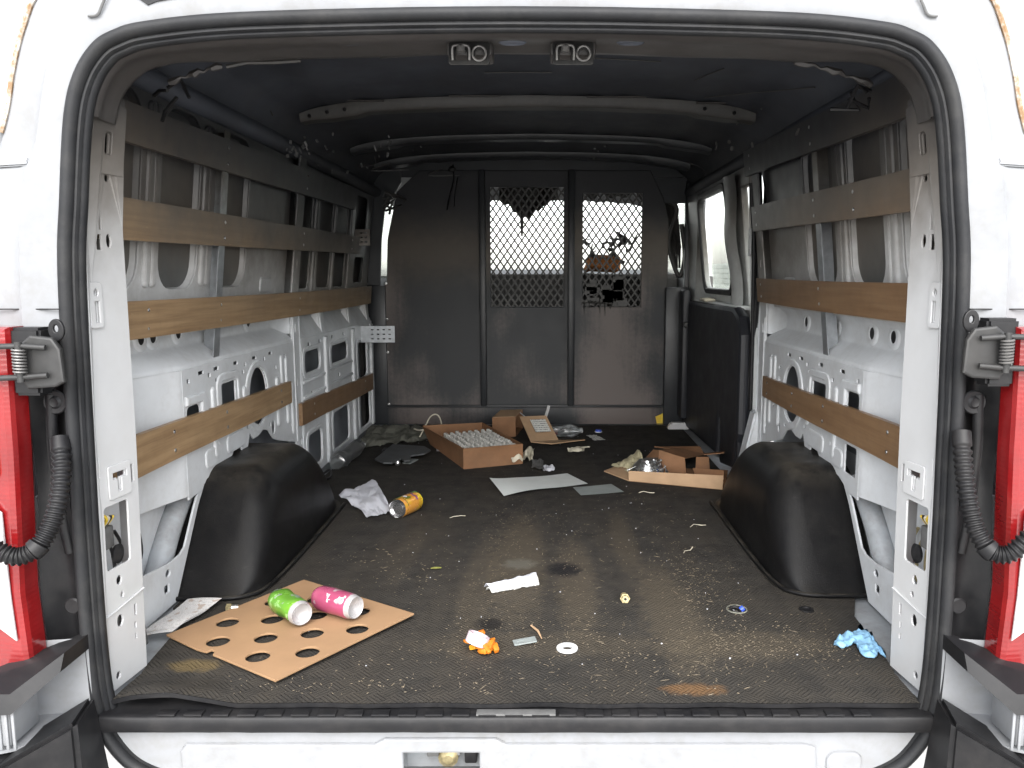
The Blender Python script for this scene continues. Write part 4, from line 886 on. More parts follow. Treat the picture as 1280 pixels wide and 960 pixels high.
board(-1, 0.17, 2.80, 0.672, 0.756, 0.668, 0.758, M_WOOD, 0.006, scr=(0.4, 0.82, 1.54, 2.7))
board(-1, 0.20, 1.42, 0.363, 0.460, 0.358, 0.436, M_WOOD, scr=(0.5, 0.82, 1.3))
board(-1, 1.53, 2.80, 0.252, 0.336, 0.212, 0.296, M_WOODR, scr=(1.7, 2.6))
board(1, 0.17, 1.62, 1.135, 1.225, 1.175, 1.265, M_WOODR, scr=(0.88, 1.54))
board(1, 0.17, 1.56, 0.943, 1.030, 0.972, 1.060, M_WOODR, scr=(0.6, 0.88, 1.5))
board(1, 0.17, 1.56, 0.708, 0.795, 0.716, 0.802, M_WOODR, 0.003, scr=(0.88, 1.5))
board(1, 0.17, 1.46, 0.380, 0.478, 0.376, 0.450, M_WOODR, scr=(0.4, 0.82, 1.1, 1.4))

# ---- steel partition
YP = 2.92
PT = vp('partition', plate([[(-0.80, 0.11), (-0.287, 0.11), (-0.287, 1.36), (-0.60, 1.36), (-0.72, 1.25), (-0.775, 1.0), (-0.785, 0.76), (-0.80, 0.76)]], 0.02, 0.004, lambda u, v, w_: (u, YP + w_, v)), M_PART)
def leaf(x0, x1, ox0, ox1, oz0, oz1, cut):
    o = [(x0, 0.11), (x1, 0.11), (x1, 1.10), (x1 - cut * 0.3, 1.22), (x1 - cut, 1.36), (x0, 1.36)]
    return plate([o, [(ox0, oz0), (ox1, oz0), (ox1, oz1), (ox0, oz1)]], 0.02, 0.004, lambda u, v, w_: (u, YP + w_, v))
vp('door_leaf', leaf(-0.253, 0.186, -0.232, 0.168, 0.64, 1.28, 0.0), M_PART, PT)
vp('side_leaf', leaf(0.224, 0.72, 0.262, 0.585, 0.64, 1.25, 0.10), M_PART, PT)
def diamonds(x0, x1, z0, z1, pw, ph):
    bm = bmesh.new(); sl_ = ph / pw; wd = 0.0042
    c0 = int((-(z1 - z0) / ph) - 2) ; c1 = int((x1 - x0) / pw + (z1 - z0) / ph + 3)
    for sg in (1, -1):
        for k in range(c0, c1):
            # line z = z0 + sg*sl*(x - xk)
            xk = x0 + k * pw
            if sg < 0: xa, xb = xk - (z1 - z0) / sl_, xk; za, zb = z1, z0
            else: xa, xb = xk, xk + (z1 - z0) / sl_; za, zb = z0, z1
            t0, t1 = 0.0, 1.0
            if xb - xa > 0:
                t0 = max(t0, (x0 - xa) / (xb - xa)); t1 = min(t1, (x1 - xa) / (xb - xa))
            if t1 - t0 < 0.01: continue
            A = Vector((xa + (xb - xa) * t0, 0, za + (zb - za) * t0)); B = Vector((xa + (xb - xa) * t1, 0, za + (zb - za) * t1))
            d = (B - A).normalized(); n = Vector((-d.z, 0, d.x)) * wd; yo = YP + 0.003 * sg
            vs = [bm.verts.new((q_.x, yo + e, q_.z)) for e in (-0.0022, 0.0022) for q_ in (A + n, A - n, B - n, B + n)]
            for f in ((0, 1, 2, 3), (7, 6, 5, 4), (0, 3, 7, 4), (1, 2, 6, 5)): bm.faces.new([vs[i] for i in f])
    return fin(bm)
vp('mesh_grille', diamonds(-0.234, 0.170, 0.638, 1.282, 0.0385, 0.0555), M_MESH, PT)
vp('mesh_grille', diamonds(0.260, 0.587, 0.638, 1.252, 0.0385, 0.0555), M_MESH, PT)
for x in (-0.270, 0.205):
    vp('post', box((x, YP - 0.018, 0.735), (0.034, 0.045, 1.26), 0.005), M_POST, PT)
vp('header_panel', plate([[(-0.80, 1.33), (0.80, 1.33), (0.70, 1.43), (-0.70, 1.43)]], 0.02, 0.003, lambda u, v, w_: (u, YP + 0.01 + w_, v)), M_POST, PT)
vp('kick_panel', box((-0.02, YP - 0.005, 0.055), (1.56, 0.03, 0.108), 0.006), M_PART, PT)
vp('kick_strip', box((-0.02, YP - 0.027, 0.104), (1.56, 0.02, 0.012), 0.003), M_POST, PT)
vp('side_filler', box((-0.845, YP - 0.01, 0.38), (0.10, 0.025, 0.76), 0.005), M_POST, PT)
vp('side_filler', plate([[(-0.90, 0.762), (-0.825, 0.762), (-0.812, 1.0), (-0.79, 1.16), (-0.70, 1.30), (-0.70, 1.36), (-0.90, 1.36)]], 0.02, 0.004, lambda u, v, w_: (u, YP - 0.012 + w_, v)), M_POST, PT)
for z in (0.115, 0.40, 0.58, 0.77): vp('bolt', lathe([(0, 0.005), (0.006, 0.004), (0.008, 0)], 10, Matrix.Translation((-0.79, YP - 0.022, z)) @ Matrix.Rotation(R(90), 4, 'X')), M_CHROME, PT)
vp('sagging_strap', tube(catmull([wy(566, 206, 2.6), wy(567, 225, 2.7), wy(562, 245, 2.75), wy(559, 262, 2.8)], 6), 0.004, 6), M_STEEL, PT)
vp('corner_filler', plate([[(0.655, 1.30), (0.70, 1.20), (0.84, 1.20), (0.84, 1.40), (0.60, 1.40)]], 0.02, 0.004, lambda u, v, w_: (u, YP + 0.03 + w_, v)), M_POST, PT)
vp('hanging_clip', lathe([(0, -0.016), (0.012, -0.012), (0.018, 0), (0.010, 0.012), (0, 0.016)], 10, Matrix.Translation(wy(565, 211, 2.6))), M_DARKMETAL, PT)
vp('sagging_strap', tube(catmull([wy(572, 222, 2.7), wy(569, 240, 2.74), wy(568, 258, 2.78)], 6), 0.003, 6), M_STEEL, PT)
# drips of melted plastic on the right grille
bm = bmesh.new()
for k in range(6):
    x = 0.275 + 0.028 * k; z = 0.665 + 0.004 * math.sin(k)
    addtube(bm, [(x - 0.012, YP - 0.012, z), (x, YP - 0.016, z + 0.004), (x + 0.012, YP - 0.012, z)], 0.006, 6)
    addtube(bm, [(x, YP - 0.014, z), (x + 0.002, YP - 0.013, z - 0.02 - 0.05 * random.random())], lambda i: 0.004 - 0.003 * i, 5)
vp('melted_drips', fin(bm), M_MESH, PT)
pm = bmesh.new()
for k in range(26):
    x = 0.262 + 0.22 * random.random(); z = 0.66 + 0.13 * random.random()
    addbox(pm, (x, YP - 0.006, z), (0.03 + 0.04 * random.random(), 0.006, 0.02 + 0.03 * random.random()))
vp('melted_patch', fin(pm), M_MESH, PT)

# ---- cab beyond the partition: dashboard, seats, windscreen, hanging burnt headlining
vp('dashboard', hexa([(-0.95, 3.75, 0.0), (0.95, 3.75, 0.0), (0.95, 4.6, 0.0), (-0.95, 4.6, 0.0), (-0.95, 3.80, 0.82), (0.95, 3.80, 0.82), (0.95, 4.6, 0.86), (-0.95, 4.6, 0.86)], 0.03), M_CABSOOT)
vp('windscreen', raw([(-0.92, 4.6, 0.86), (0.92, 4.6, 0.86), (0.78, 4.0, 1.34), (-0.78, 4.0, 1.34)], [(0, 1, 2, 3)]), M_GLASS)
for s in (-1, 1):
    vp('windscreen_pillar', tube([(s * 0.93, 4.62, 0.84), (s * 0.80, 4.0, 1.33)], 0.045, 8), M_CABSOOT)
    Dr = vp('cab_door', box((s * 0.955, 3.75, 0.33), (0.05, 1.6, 0.96), 0.01), M_CABSOOT)
    vp('window_pane', box((s * 0.925, 3.75, 1.05), (0.005, 1.4, 0.5)), M_GLASS, Dr)
    vp('door_pillar', box((s * 0.90, 3.02, 1.02), (0.07, 0.08, 0.66), 0.01), M_CABSOOT)
vp('cab_floor', box((0, 3.8, -0.06), (1.9, 1.7, 0.05)), M_CABSOOT)
def headlin(u, v):
    x = -0.20 + 0.34 * u; e = 0.5 + 0.5 * math.cos((u - 0.45) * 5.2)
    drop = 0.10 + 0.11 * e + 0.05 * mnoise.noise(Vector((u * 9, 3, 0))) + (0.10 if 0.36 < u < 0.41 else 0)
    return (x, 3.30 + 0.02 * math.sin(u * 9 + v * 4), 1.42 - (drop + 0.06) * v)
vp('burnt_headlining', grid(headlin, 60, 10), M_CABSOOT)
vp('burnt_headlining', grid(lambda u, v: (0.22 + 0.5 * u, 3.34 + 0.02 * math.sin(u * 9), 1.42 - (0.15 + 0.05 * mnoise.noise(Vector((u * 8, 7, 0))) + 0.02 * math.sin(u * 31)) * v), 50, 8), M_CABSOOT)
for x, wd in ((0.45, 0.5), (-0.5, 0.5)):
    SE = vp('front_seat', hexa([(x - wd / 2, 3.25, 0.1), (x + wd / 2, 3.25, 0.1), (x + wd / 2, 3.42, 0.1), (x - wd / 2, 3.42, 0.1), (x - wd * 0.42, 3.12, 0.83), (x + wd * 0.42, 3.12, 0.80), (x + wd * 0.42, 3.26, 0.80), (x - wd * 0.42, 3.26, 0.83)], 0.04), M_CABSOOT)
    hr = crumple(box((x - 0.03, 3.17, 0.92), (0.23, 0.11, 0.13), 0.04), 0.03, 14, 3)
    if x > 0: vp('headrest', crumple(box((x - 0.06, 3.17, 0.885), (0.20, 0.10, 0.10), 0.03), 0.04, 16, 5), M_AMBER, SE)
    bm = bmesh.new()
    for k in range(14):
        a = Vector((x + random.uniform(-.15, .12), 3.15, 0.90 + random.uniform(-.02, .10)))
        addtube(bm, [a, a + Vector((random.uniform(-.05, .05), 0, random.uniform(-.02, .06))), a + Vector((random.uniform(-.08, .08), 0, random.uniform(0, .09)))], lambda i: 0.014 - 0.005 * i, 5)
    if x > 0: vp('charred_foam', fin(bm), M_CABSOOT, SE)
# melted belt and trim hanging beside the partition on the right
bm = bmesh.new()
for k in range(7):
    a = wy(826 + 3 * k, 238 + 4 * random.random(), 3.0); b = wy(835 + 2.5 * k, 270 + 6 * k, 3.02); c_ = wy(838 + 2 * k, 300 + 10 * random.random(), 3.0); d_ = wy(846 + random.uniform(-5, 5), 335, 3.0)
    addtube(bm, catmull([a, b, c_, d_], 5), 0.006, 6)
vp('melted_belt', fin(bm), M_CABSOOT)
vp('belt_guide', tube(catmull([wy(832, 250, 3.0), wy(846, 262, 3.0), wy(836, 300, 3.0), wy(842, 330, 3.0), wy(850, 345, 3.0), wy(856, 320, 3.0), wy(852, 280, 3.0)], 6), 0.013, 8), M_BOW)
bm = bmesh.new()
for k in range(8):
    a = wy(478 + 4 * random.random(), 240 + 3 * k, 2.9)
    addtube(bm, [a, a + Vector((random.uniform(0, .08), 0, random.uniform(-.02, .03))), a + Vector((random.uniform(0, .12), 0, random.uniform(-.06, .02)))], 0.007, 5)
vp('melted_trim', fin(bm), M_BOW)

# ---- right hand sliding door: trim panel, window frame with two openings, panes
def sdm(u, v, w_): return (0.895 - 0.11 * max(0, v - 0.7) + w_, u, v)
SDO = [[(1.64, -0.10), (2.98, -0.10), (2.98, 1.26), (1.64, 1.26)], [(1.665, 0.69), (1.80, 0.69), (1.81, 0.9), (1.80, 1.16), (1.665, 1.16)], rrect(2.06, 0.745, 2.66, 1.19, 0.06), rrect(1.96, 0.02, 2.12, 0.19, 0.02)]
SD = vp('sliding_door', plate(SDO, 0.03, 0.008, sdm), M_SDOOR)
vp('window_pane', plate([rrect(2.05, 0.73, 2.67, 1.2, 0.05)], 0.004, 0.001, lambda u, v, w_: sdm(u, v, 0.03 + w_)), M_GLASS, SD)
vp('window_pane', plate([rrect(1.655, 0.67, 1.82, 1.17, 0.01)], 0.004, 0.001, lambda u, v, w_: sdm(u, v, 0.03 + w_)), M_GLASS, SD)
vp('window_rubber', plate([rrect(2.045, 0.728, 2.675, 1.205, 0.065), rrect(2.062, 0.747, 2.655, 1.188, 0.058)], 0.012, 0.004, lambda u, v, w_: sdm(u, v, -0.016 + w_)), M_BLACK, SD)
vp('door_pillar', grid(lambda u, v: (0.862 - 0.018 * math.sin(math.pi * u) - 0.11 * max(0, 0.72 + 0.5 * v - 0.7) + 0.007 * math.sin(9 * v), 1.815 + 0.20 * u, 0.69 + 0.52 * v), 14, 20), M_SDOOR, SD)
vp('pillar_strip', tube(catmull([(0.872, 2.03, 0.67), (0.866, 2.025, 0.85), (0.846, 2.03, 1.05), (0.822, 2.05, 1.2)], 8), 0.010, 8), M_BLACK, SD)
vp('pillar_strip', tube(catmull([(0.85, 1.66, 0.30), (0.865, 1.64, 0.69), (0.868, 1.625, 0.9), (0.85, 1.625, 1.22)], 8), 0.015, 8), M_BLACK, SD)
DT = vp('door_trim_panel', plate([[(1.66, 0.20), (1.72, 0.06), (1.93, 0.03), (1.935, 0.19), (2.0, 0.24), (2.03, 0.05), (2.84, 0.03), (2.84, 0.64), (2.80, 0.665), (1.78, 0.668), (1.70, 0.64), (1.66, 0.58)]], 0.05, 0.02, lambda u, v, w_: (0.835 + w_, u, v)), M_TRIM, SD)
vp('trim_ledge', box((0.855, 2.25, 0.682), (0.06, 0.95, 0.018), 0.006), M_SDOOR, SD)
vp('trim_step', box((0.80, 2.80, 0.40), (0.04, 0.12, 0.68), 0.012), M_TRIM, SD)
vp('trim_edge', box((0.842, 1.667, 0.33), (0.05, 0.02, 0.55), 0.006), M_TRIM, SD)
vp('ledge_rag', crumple(box((0.84, 2.42, 0.695), (0.05, 0.16, 0.012), 0.004), 0.012, 20, 2), M_CREAM, SD)
vp('door_knob', lathe([(0, 0.02), (0.012, 0.018), (0.016, 0)], 12, Matrix.Translation((0.80, 2.72, 0.56)) @ Matrix.Rotation(R(-90), 4, 'Y')), M_PADGREY, SD)
BP = vp('b_pillar_foot', hexa([(0.79, 1.545, 0.0), (0.91, 1.545, 0.0), (0.91, 1.70, 0.0), (0.80, 1.66, 0.0), (0.855, 1.555, 0.30), (0.91, 1.555, 0.30), (0.91, 1.64, 0.30), (0.855, 1.63, 0.30)], 0.008), M_INNER)
vp('door_track', tube(catmull([(0.852, 1.615, 0.30), (0.852, 1.62, 0.55), (0.846, 1.612, 0.78), (0.838, 1.60, 0.95), (0.82, 1.595, 1.15)], 5), 0.008, 8), M_BLACK)
vp('step_well', box((0.98, 2.3, -0.14), (0.20, 1.3, 0.03)), M_BLACK)
vp('partition_side_post', box((0.775, 2.90, 0.375), (0.13, 0.05, 0.75), 0.01), M_POST)
vp('door_front_post', box((0.838, 2.945, 0.66), (0.045, 0.05, 1.3), 0.01), M_POST)
tg = plate([rrect(1.585, 0.885, 1.62, 0.985, 0.006), ell(1.597, 0.945, 1.608, 0.962), ell(1.597, 0.895, 1.608, 0.91)], 0.004, 0.001, lambda u, v, w_: (0.825 + w_, u, v))
vp('striker_tag', tg, M_STEEL)

# ================================================================== rubber mat on the cargo floor
def mat_edge():
    pts = []
    for k in range(61):
        x = -0.775 + 1.55 * k / 60
        y = 0.006 + 0.006 * mnoise.noise(Vector((x * 9, 0, 0))) + (0.02 * ((-0.60 - x) / 0.17) ** 2 if x < -0.60 else 0)
        pts.append((x, y))
    return pts
rim_r = [(0.782, 0.16), (0.80, 0.40), (0.84, 0.50), (0.86, 1.40), (0.80, 1.56), (0.80, 2.88)]
outl = mat_edge() + rim_r + [(-0.80, 2.89), (-0.85, 1.6), (-0.86, 0.45), (-0.80, 0.40), (-0.782, 0.16)]
# left front corner of the mat curls up a little
def mmap(u, v, w_):
    lift = 0.022 * max(0, 1 - math.hypot((u + 0.66) / 0.12, (v - 0.01) / 0.09)) + 0.010 * max(0, 1 - math.hypot((u + 0.74) / 0.08, (v - 0.03) / 0.1))
    return (u, v, -0.003 + w_ + lift)
FM = empty('floor_mat', (0, 0, 0)); tag(FM, 'dirty black ribbed rubber mat covering the van cargo floor', 'floor mat')
hA = fl(921, 762); hB = fl(1008, 762)
def strip(y0, y1):      # front strip finely divided so that the curl shows
    return grid(lambda u, v: mmap(-0.775 + 1.55 * u, (0.006 + 0.006 * mnoise.noise(Vector(((-0.775 + 1.55 * u) * 9, 0, 0)))) * (1 - v) + 0.12 * v, 0.003), 90, 10)
link('front_strip', strip(0, 0.12), M_MAT, FM)
def fr(u, v): return (-0.775 + 1.55 * u, 0.005 + 0.006 * mnoise.noise(Vector(((-0.775 + 1.55 * u) * 9, 0, 0))), -0.009 + 0.0088 * v + mmap(-0.775 + 1.55 * u, 0.006, 0)[2] + 0.003)
link('front_edge', grid(fr, 90, 1), M_BLACK, FM)
main = [(-0.775, 0.12), (0.775, 0.12)] + rim_r + outl[61 + len(rim_r):]
link('ribbed_sheet', plate([main, ell(hA.x - 0.022, hA.y - 0.022, hA.x + 0.022, hA.y + 0.022, 20), ell(hB.x - 0.018, hB.y - 0.02, hB.x + 0.018, hB.y + 0.02, 20)], 0.006, 0.0, lambda u, v, w_: (u, v, -0.003 + w_)), M_MAT, FM)
link('hole_rim', tube([(hA.x + 0.024 * math.cos(a), hA.y + 0.024 * math.sin(a), 0.001) for a in [2 * math.pi * k / 24 for k in range(25)]], 0.002, 6), M_CARPET, FM)
tr = empty('tie_down_ring', (hA.x, hA.y, -0.008)); tag(tr, 'black tie down ring with a blue tip sunk in the mat hole', 'ring')
link('ring', tube([(0.012 * math.cos(a) - 0.004, 0.012 * math.sin(a), 0.006 + 0.004 * math.sin(a)) for a in [2 * math.pi * k / 20 for k in range(21)]], 0.004, 8), M_BLACK, tr)
link('blue_tip', lathe([(0, 0.006), (0.007, 0.005), (0.008, -0.004)], 12, Matrix.Translation((0.014, 0.004, 0.008)) @ Matrix.Rotation(R(50), 4, 'Y')), M_BLUE, tr)
pk = link('floor_plug', lathe([(0, 0.004), (0.010, 0.004), (0.012, 0.006), (0.017, 0.006), (0.0175, 0)], 20), M_BLACK); pk.location = (hB.x, hB.y, -0.004); tag(pk, 'round black floor plug near the right wheel arch', 'plug')

# ---- debris nobody could count: sawdust, straw and chips
bm = bmesh.new(); rnd = random.Random(5); n_ = 0
bands = [((648, 620), (600, 790), 0.05, 380), ((700, 640), (745, 800), 0.06, 340), ((860, 690), (905, 850), 0.05, 420), ((770, 600), (880, 760), 0.06, 200), ((930, 690), (1010, 800), 0.05, 160), ((560, 800), (900, 825), 0.08, 280), ((870, 800), (1060, 815), 0.05, 340), ((420, 700), (560, 720), 0.10, 160), ((300, 860), (900, 865), 0.05, 260)]
cand = []
for A, B, sp, n in bands:
    a = fl(*A); b = fl(*B)
    for k in range(int(n * 0.9)):
        p = a.lerp(b, rnd.random()); cand.append((p.x + rnd.gauss(0, sp), p.y + rnd.gauss(0, sp), 1.0))
for k in range(900): cand.append((rnd.uniform(-0.62, 0.62), rnd.uniform(0.03, 2.8) , 0.85))
for x, y, sc in cand:
    if not (-0.76 < x < 0.76 and 0.03 < y < 2.8) or (abs(x) > 0.6 and 0.42 < y < 1.35): continue
    L_ = rnd.uniform(0.0009, 0.0032) * sc * (3.2 if rnd.random() < 0.07 else 1); W_ = rnd.uniform(0.0004, 0.0011); a = rnd.uniform(0, math.pi)
    d = Vector((math.cos(a), math.sin(a), rnd.uniform(-0.08, 0.08))); e = Vector((-d.y, d.x, 0)) * W_; c = Vector((x, y, 0.0012))
    vs = [bm.verts.new(q) for q in (c - d * L_ - e, c + d * L_ - e, c + d * L_ + e, c - d * L_ + e, c + Vector((0, 0, 0.0009)))]
    for f in ((0, 1, 4), (1, 2, 4), (2, 3, 4), (3, 0, 4)): bm.faces.new([vs[i] for i in f])
db = link('floor_debris', fin(bm), M_STRAW); db['kind'] = 'stuff'; db['label'] = 'sawdust, straw and small chips scattered over the mat'
wr = random.Random(8)
bm = bmesh.new()
for k in range(70):
    x, y = wr.uniform(-0.6, 0.6), wr.uniform(0.1, 2.6)
    L_ = wr.uniform(0.0015, 0.0035); c = Vector((x, y, 0.002)); a = wr.uniform(0, 6)
    addbox(bm, (0, 0, 0), (L_, L_ * wr.uniform(.4, 1), 0.0015), 0, Matrix.Translation(c) @ Matrix.Rotation(a, 4, 'Z'))
db = link('paper_flecks', fin(bm), M_PAPER); db['kind'] = 'stuff'; db['label'] = 'tiny white paper flecks on the mat'

# ================================================================== loose things on the floor
def lay(name, me, m, loc, rz, label, cat, group=None, rot=None):
    o = link(name, me, m); o.location = loc; o.rotation_euler = rot or (0, 0, rz); return tag(o, label, cat, group)

# cardboard sheet with round holes
cs = [fl(209, 798), fl(344.5, 857.5), fl(517, 774.5), fl(380, 730)]
hc = [(-0.683, 0.342), (-0.584, 0.357), (-0.486, 0.377), (-0.389, 0.397), (-0.666, 0.244), (-0.565, 0.258), (-0.468, 0.28), (-0.371, 0.299), (-0.552, 0.171), (-0.452, 0.188), (-0.61, 0.457), (-0.51, 0.472)]
ol = [(cs[0].x, cs[0].y), (cs[0].x + 0.6 * (cs[1].x - cs[0].x) - 0.09, cs[0].y + 0.6 * (cs[1].y - cs[0].y) + 0.055), (-0.672, 0.197), (-0.664, 0.206), (-0.652, 0.199), (-0.652, 0.184), (cs[1].x, cs[1].y), (cs[2].x, cs[2].y), (cs[3].x, cs[3].y)]
def cmap(u, v, w_): return (u, v, 0.007 + w_ + 0.012 * (u + 0.8))
def dice(loops, th, fn, cuts=0.0):
    return plate(loops, th, 0.0008, fn)
hl = [[(x + 0.0262 * math.cos(2 * math.pi * k / 26), y + 0.0262 * math.sin(2 * math.pi * k / 26)) for k in range(26)] for x, y in hc]
cb = link('cardboard_sheet', dice([ol] + hl, 0.005, cmap), M_CARD); tag(cb, 'tan cardboard sheet with round holes lying by the left rear corner', 'cardboard')

# drink cans
def can_print(name, base, blobs):
    def f(t, c, tc, g, p):
        o = tc.outputs['Object']
        for (sc, lo, hi, col, k, off) in blobs:
            a = t.nodes.new('ShaderNodeVectorMath'); a.operation = 'ADD'; t.links.new(o, a.inputs[0]); a.inputs[1].default_value = off
            c = mixc(t, mth(t, 'MULTIPLY', ramp(t, noise(t, a.outputs[0], sc, 2, 0.5), lo, hi), k), c, col)
        return c
    return mat(name, base, 0.28, 0.35, var=0.05, fn=f, coat=0.3, rvar=0.04)
M_GREEN = can_print('green can print', (0.15, 0.38, 0.04), [(45, 0.60, 0.63, (0.36, 0.40, 0.36), 0.85, (1, 2, 3)), (60, 0.60, 0.66, (0.45, 0.75, 0.3), 0.7, (5, 1, 0)), (28, 0.58, 0.7, (0.22, 0.46, 0.03), 0.8, (9, 0, 4))])
M_PINK = can_print('pink can print', (0.40, 0.075, 0.155), [(40, 0.62, 0.65, (0.45, 0.36, 0.38), 0.85, (2, 7, 1)), (20, 0.45, 0.75, (0.48, 0.13, 0.20), 0.7, (4, 4, 4))])
M_TROP = can_print('orange can print', (0.72, 0.33, 0.06), [(26, 0.50, 0.6, (0.70, 0.42, 0.03), 0.8, (3, 2, 1)), (34, 0.60, 0.66, (0.76, 0.55, 0.4), 0.6, (1, 9, 2))])
def can(name, label, m, rimm, p_bot, p_top, r, rad_z, lettering=None, dents=0.0, seed=0):
    """lies on its side: p_bot is the closed end, p_top the end turned to the doors"""
    a = Vector(p_bot); b = Vector(p_top); L_ = (b - a).length
    E_ = empty(name, a); tag(E_, label, 'can')
    d = (b - a).normalized(); E_.rotation_euler = d.to_track_quat('Z', 'Y').to_euler()
    body = lathe([(r * 0.80, 0.0), (r * 0.90, 0.004), (r, 0.012), (r, 0.03), (r, 0.05), (r, 0.07), (r, 0.09), (r, L_ - 0.016), (r * 0.97, L_ - 0.012)], 40)
    if dents: crumple(body, dents, 28, seed)
    link('body', body, m, E_)
    rim = lathe([(r * 0.97, L_ - 0.013), (r * 0.90, L_ - 0.004), (r * 0.88, L_ - 0.001), (r * 0.86, L_), (r * 0.82, L_ - 0.002), (r * 0.79, L_ - 0.007), (r * 0.76, L_ - 0.010), (r * 0.4, L_ - 0.007 if rimm is M_CAN else L_ - 0.015), (0, L_ - 0.008 if rimm is M_CAN else L_ - 0.019)], 40)
    link('end_dome', rim, rimm, E_)
    link('other_end', lathe([(0, 0.006), (r * 0.7, 0.005), (r * 0.76, 0.0), (r * 0.80, -0.001), (r * 0.82, 0.001)], 32), M_CAN, E_)
    return E_, L_
def wrap(E_, r, text, size, ang, z0, flip, m, name='lettering', boldoff=0.0):
    cu = bpy.data.curves.new('t', 'FONT'); cu.body = text; cu.size = size; cu.align_x = 'LEFT'; cu.resolution_u = 3; cu.offset = boldoff
    o = bpy.data.objects.new('t', cu); COL.objects.link(o); bpy.context.view_layer.update(); me = evald(o)
    bpy.data.objects.remove(o); bpy.data.curves.remove(cu)
    bm = bmesh.new(); bm.from_mesh(me); bpy.data.meshes.remove(me)
    for v in bm.verts:
        u, h = v.co.x, v.co.y
        th = ang + flip * h / r; z = z0 + flip * u if flip > 0 else z0 - u
        v.co = Vector(((r + 0.0006) * math.cos(th), (r + 0.0006) * math.sin(th), z))
    return link(name, fin(bm, recalc=False), m, E_)
ZS = 0.0145
g0 = fl(351, 758, ZS + 0.03); g1 = fl(374, 764, ZS + 0.03)
def canline(cx1, cy1, cx2, cy2, r, zsurf):
    """axis of a can lying at height zsurf: centres of its two ends as seen"""
    return fl(cx1, cy1, zsurf + r), fl(cx2, cy2, zsurf + r)
r1 = 0.029
a, b = canline(347, 748, 373, 765, r1, 0.016); b = a + (b - a).normalized() * 0.125
GC, L1 = can('drink_can', 'dented bright green drink can on the holed cardboard sheet', M_GREEN, M_CANW, a, b, r1, 0, dents=0.006, seed=2)
a, b = canline(398, 746, 436, 757, r1, 0.020); b = a + (b - a).normalized() * 0.122
PC, L2 = can('drink_can', 'pink drink can with white lettering on the holed cardboard sheet', M_PINK, M_CANW, a, b, r1, 0, dents=0.002, seed=5)
def up_angle(E_):      # angle round the can that points up, and towards the camera
    q = E_.rotation_euler.to_matrix(); upv = q.inverted() @ Vector((0, -0.62, 0.78)); return math.atan2(upv.y, upv.x)
M_INKW = mat('white print', (0.85, 0.83, 0.84), 0.4, var=0)
ua = up_angle(PC)
wrap(PC, r1, 'bubly', 0.026, ua + 0.42, L2 - 0.018, -1, M_INKW, boldoff=0.0008)
r2 = 0.033
a, b = canline(519, 626, 496.5, 636, r2, 0.0); dd = (b - a).normalized(); mid = (a + b) / 2; a = mid - dd * 0.061; b = mid + dd * 0.061
TC, L3 = can('drink_can', 'orange and green drink can with silver end beside crumpled paper', M_TROP, M_CAN, a, b, r2, 0)
def decal(E_, r, shape, ang, z0, m, name='printed_mark', lift=0.0005):
    bm = bmesh.new(); vs = [bm.verts.new(((r + lift) * math.cos(ang + h / r), (r + lift) * math.sin(ang + h / r), z0 + u)) for u, h in shape]
    n_ = len(vs); cu_ = sum((Vector(v.co) for v in vs), Vector()) / n_; k = (r + lift + 0.0002) / math.hypot(cu_.x, cu_.y); c = bm.verts.new((cu_.x * k, cu_.y * k, cu_.z))
    for i in range(n_): bm.faces.new((vs[i], vs[(i + 1) % n_], c))
    return link(name, fin(bm), m, E_)
def blob(w, h, n=14, j=0.2, sd=1):
    q = random.Random(sd); return [(w * math.cos(2 * math.pi * k / n) * (1 + q.uniform(-j, j)), h * math.sin(2 * math.pi * k / n) * (1 + q.uniform(-j, j))) for k in range(n)]
ua = up_angle(TC)
I_G = mat('green print', (0.03, 0.26, 0.08), 0.35, 0.2); I_P = mat('purple print', (0.20, 0.06, 0.18), 0.35, 0.2); I_Y = mat('yellow print', (0.75, 0.58, 0.02), 0.35, 0.2); I_W = mat('pale print', (0.75, 0.68, 0.7), 0.35, 0.2); I_D = mat('dark olive print', (0.12, 0.14, 0.03), 0.35, 0.2)
decal(TC, r2, blob(0.022, 0.010, sd=2), ua + 0.75, 0.092, I_G); decal(TC, r2, blob(0.012, 0.014, sd=9), ua + 0.5, 0.012, I_G)
decal(TC, r2, blob(0.011, 0.010, sd=3, j=0.05), ua + 0.15, 0.074, I_D); decal(TC, r2, blob(0.008, 0.0075, sd=4, j=0.05), ua + 0.2, 0.074, I_W, lift=0.0012)
decal(TC, r2, blob(0.016, 0.005, sd=5), ua - 0.15, 0.070, I_D); decal(TC, r2, blob(0.009, 0.030, sd=6, j=0.1), ua - 0.5, 0.0165, I_Y)
for k in range(7): decal(TC, r2, blob(0.004, 0.0055, 9, 0.4, 20 + k), ua + 0.75 - 0.22 * k, 0.036 + 0.003 * math.sin(k * 2.1), I_P)
for k in range(4): decal(TC, r2, blob(0.003, 0.004, 8, 0.4, 40 + k), ua + 0.0 - 0.28 * k, 0.093, I_D)

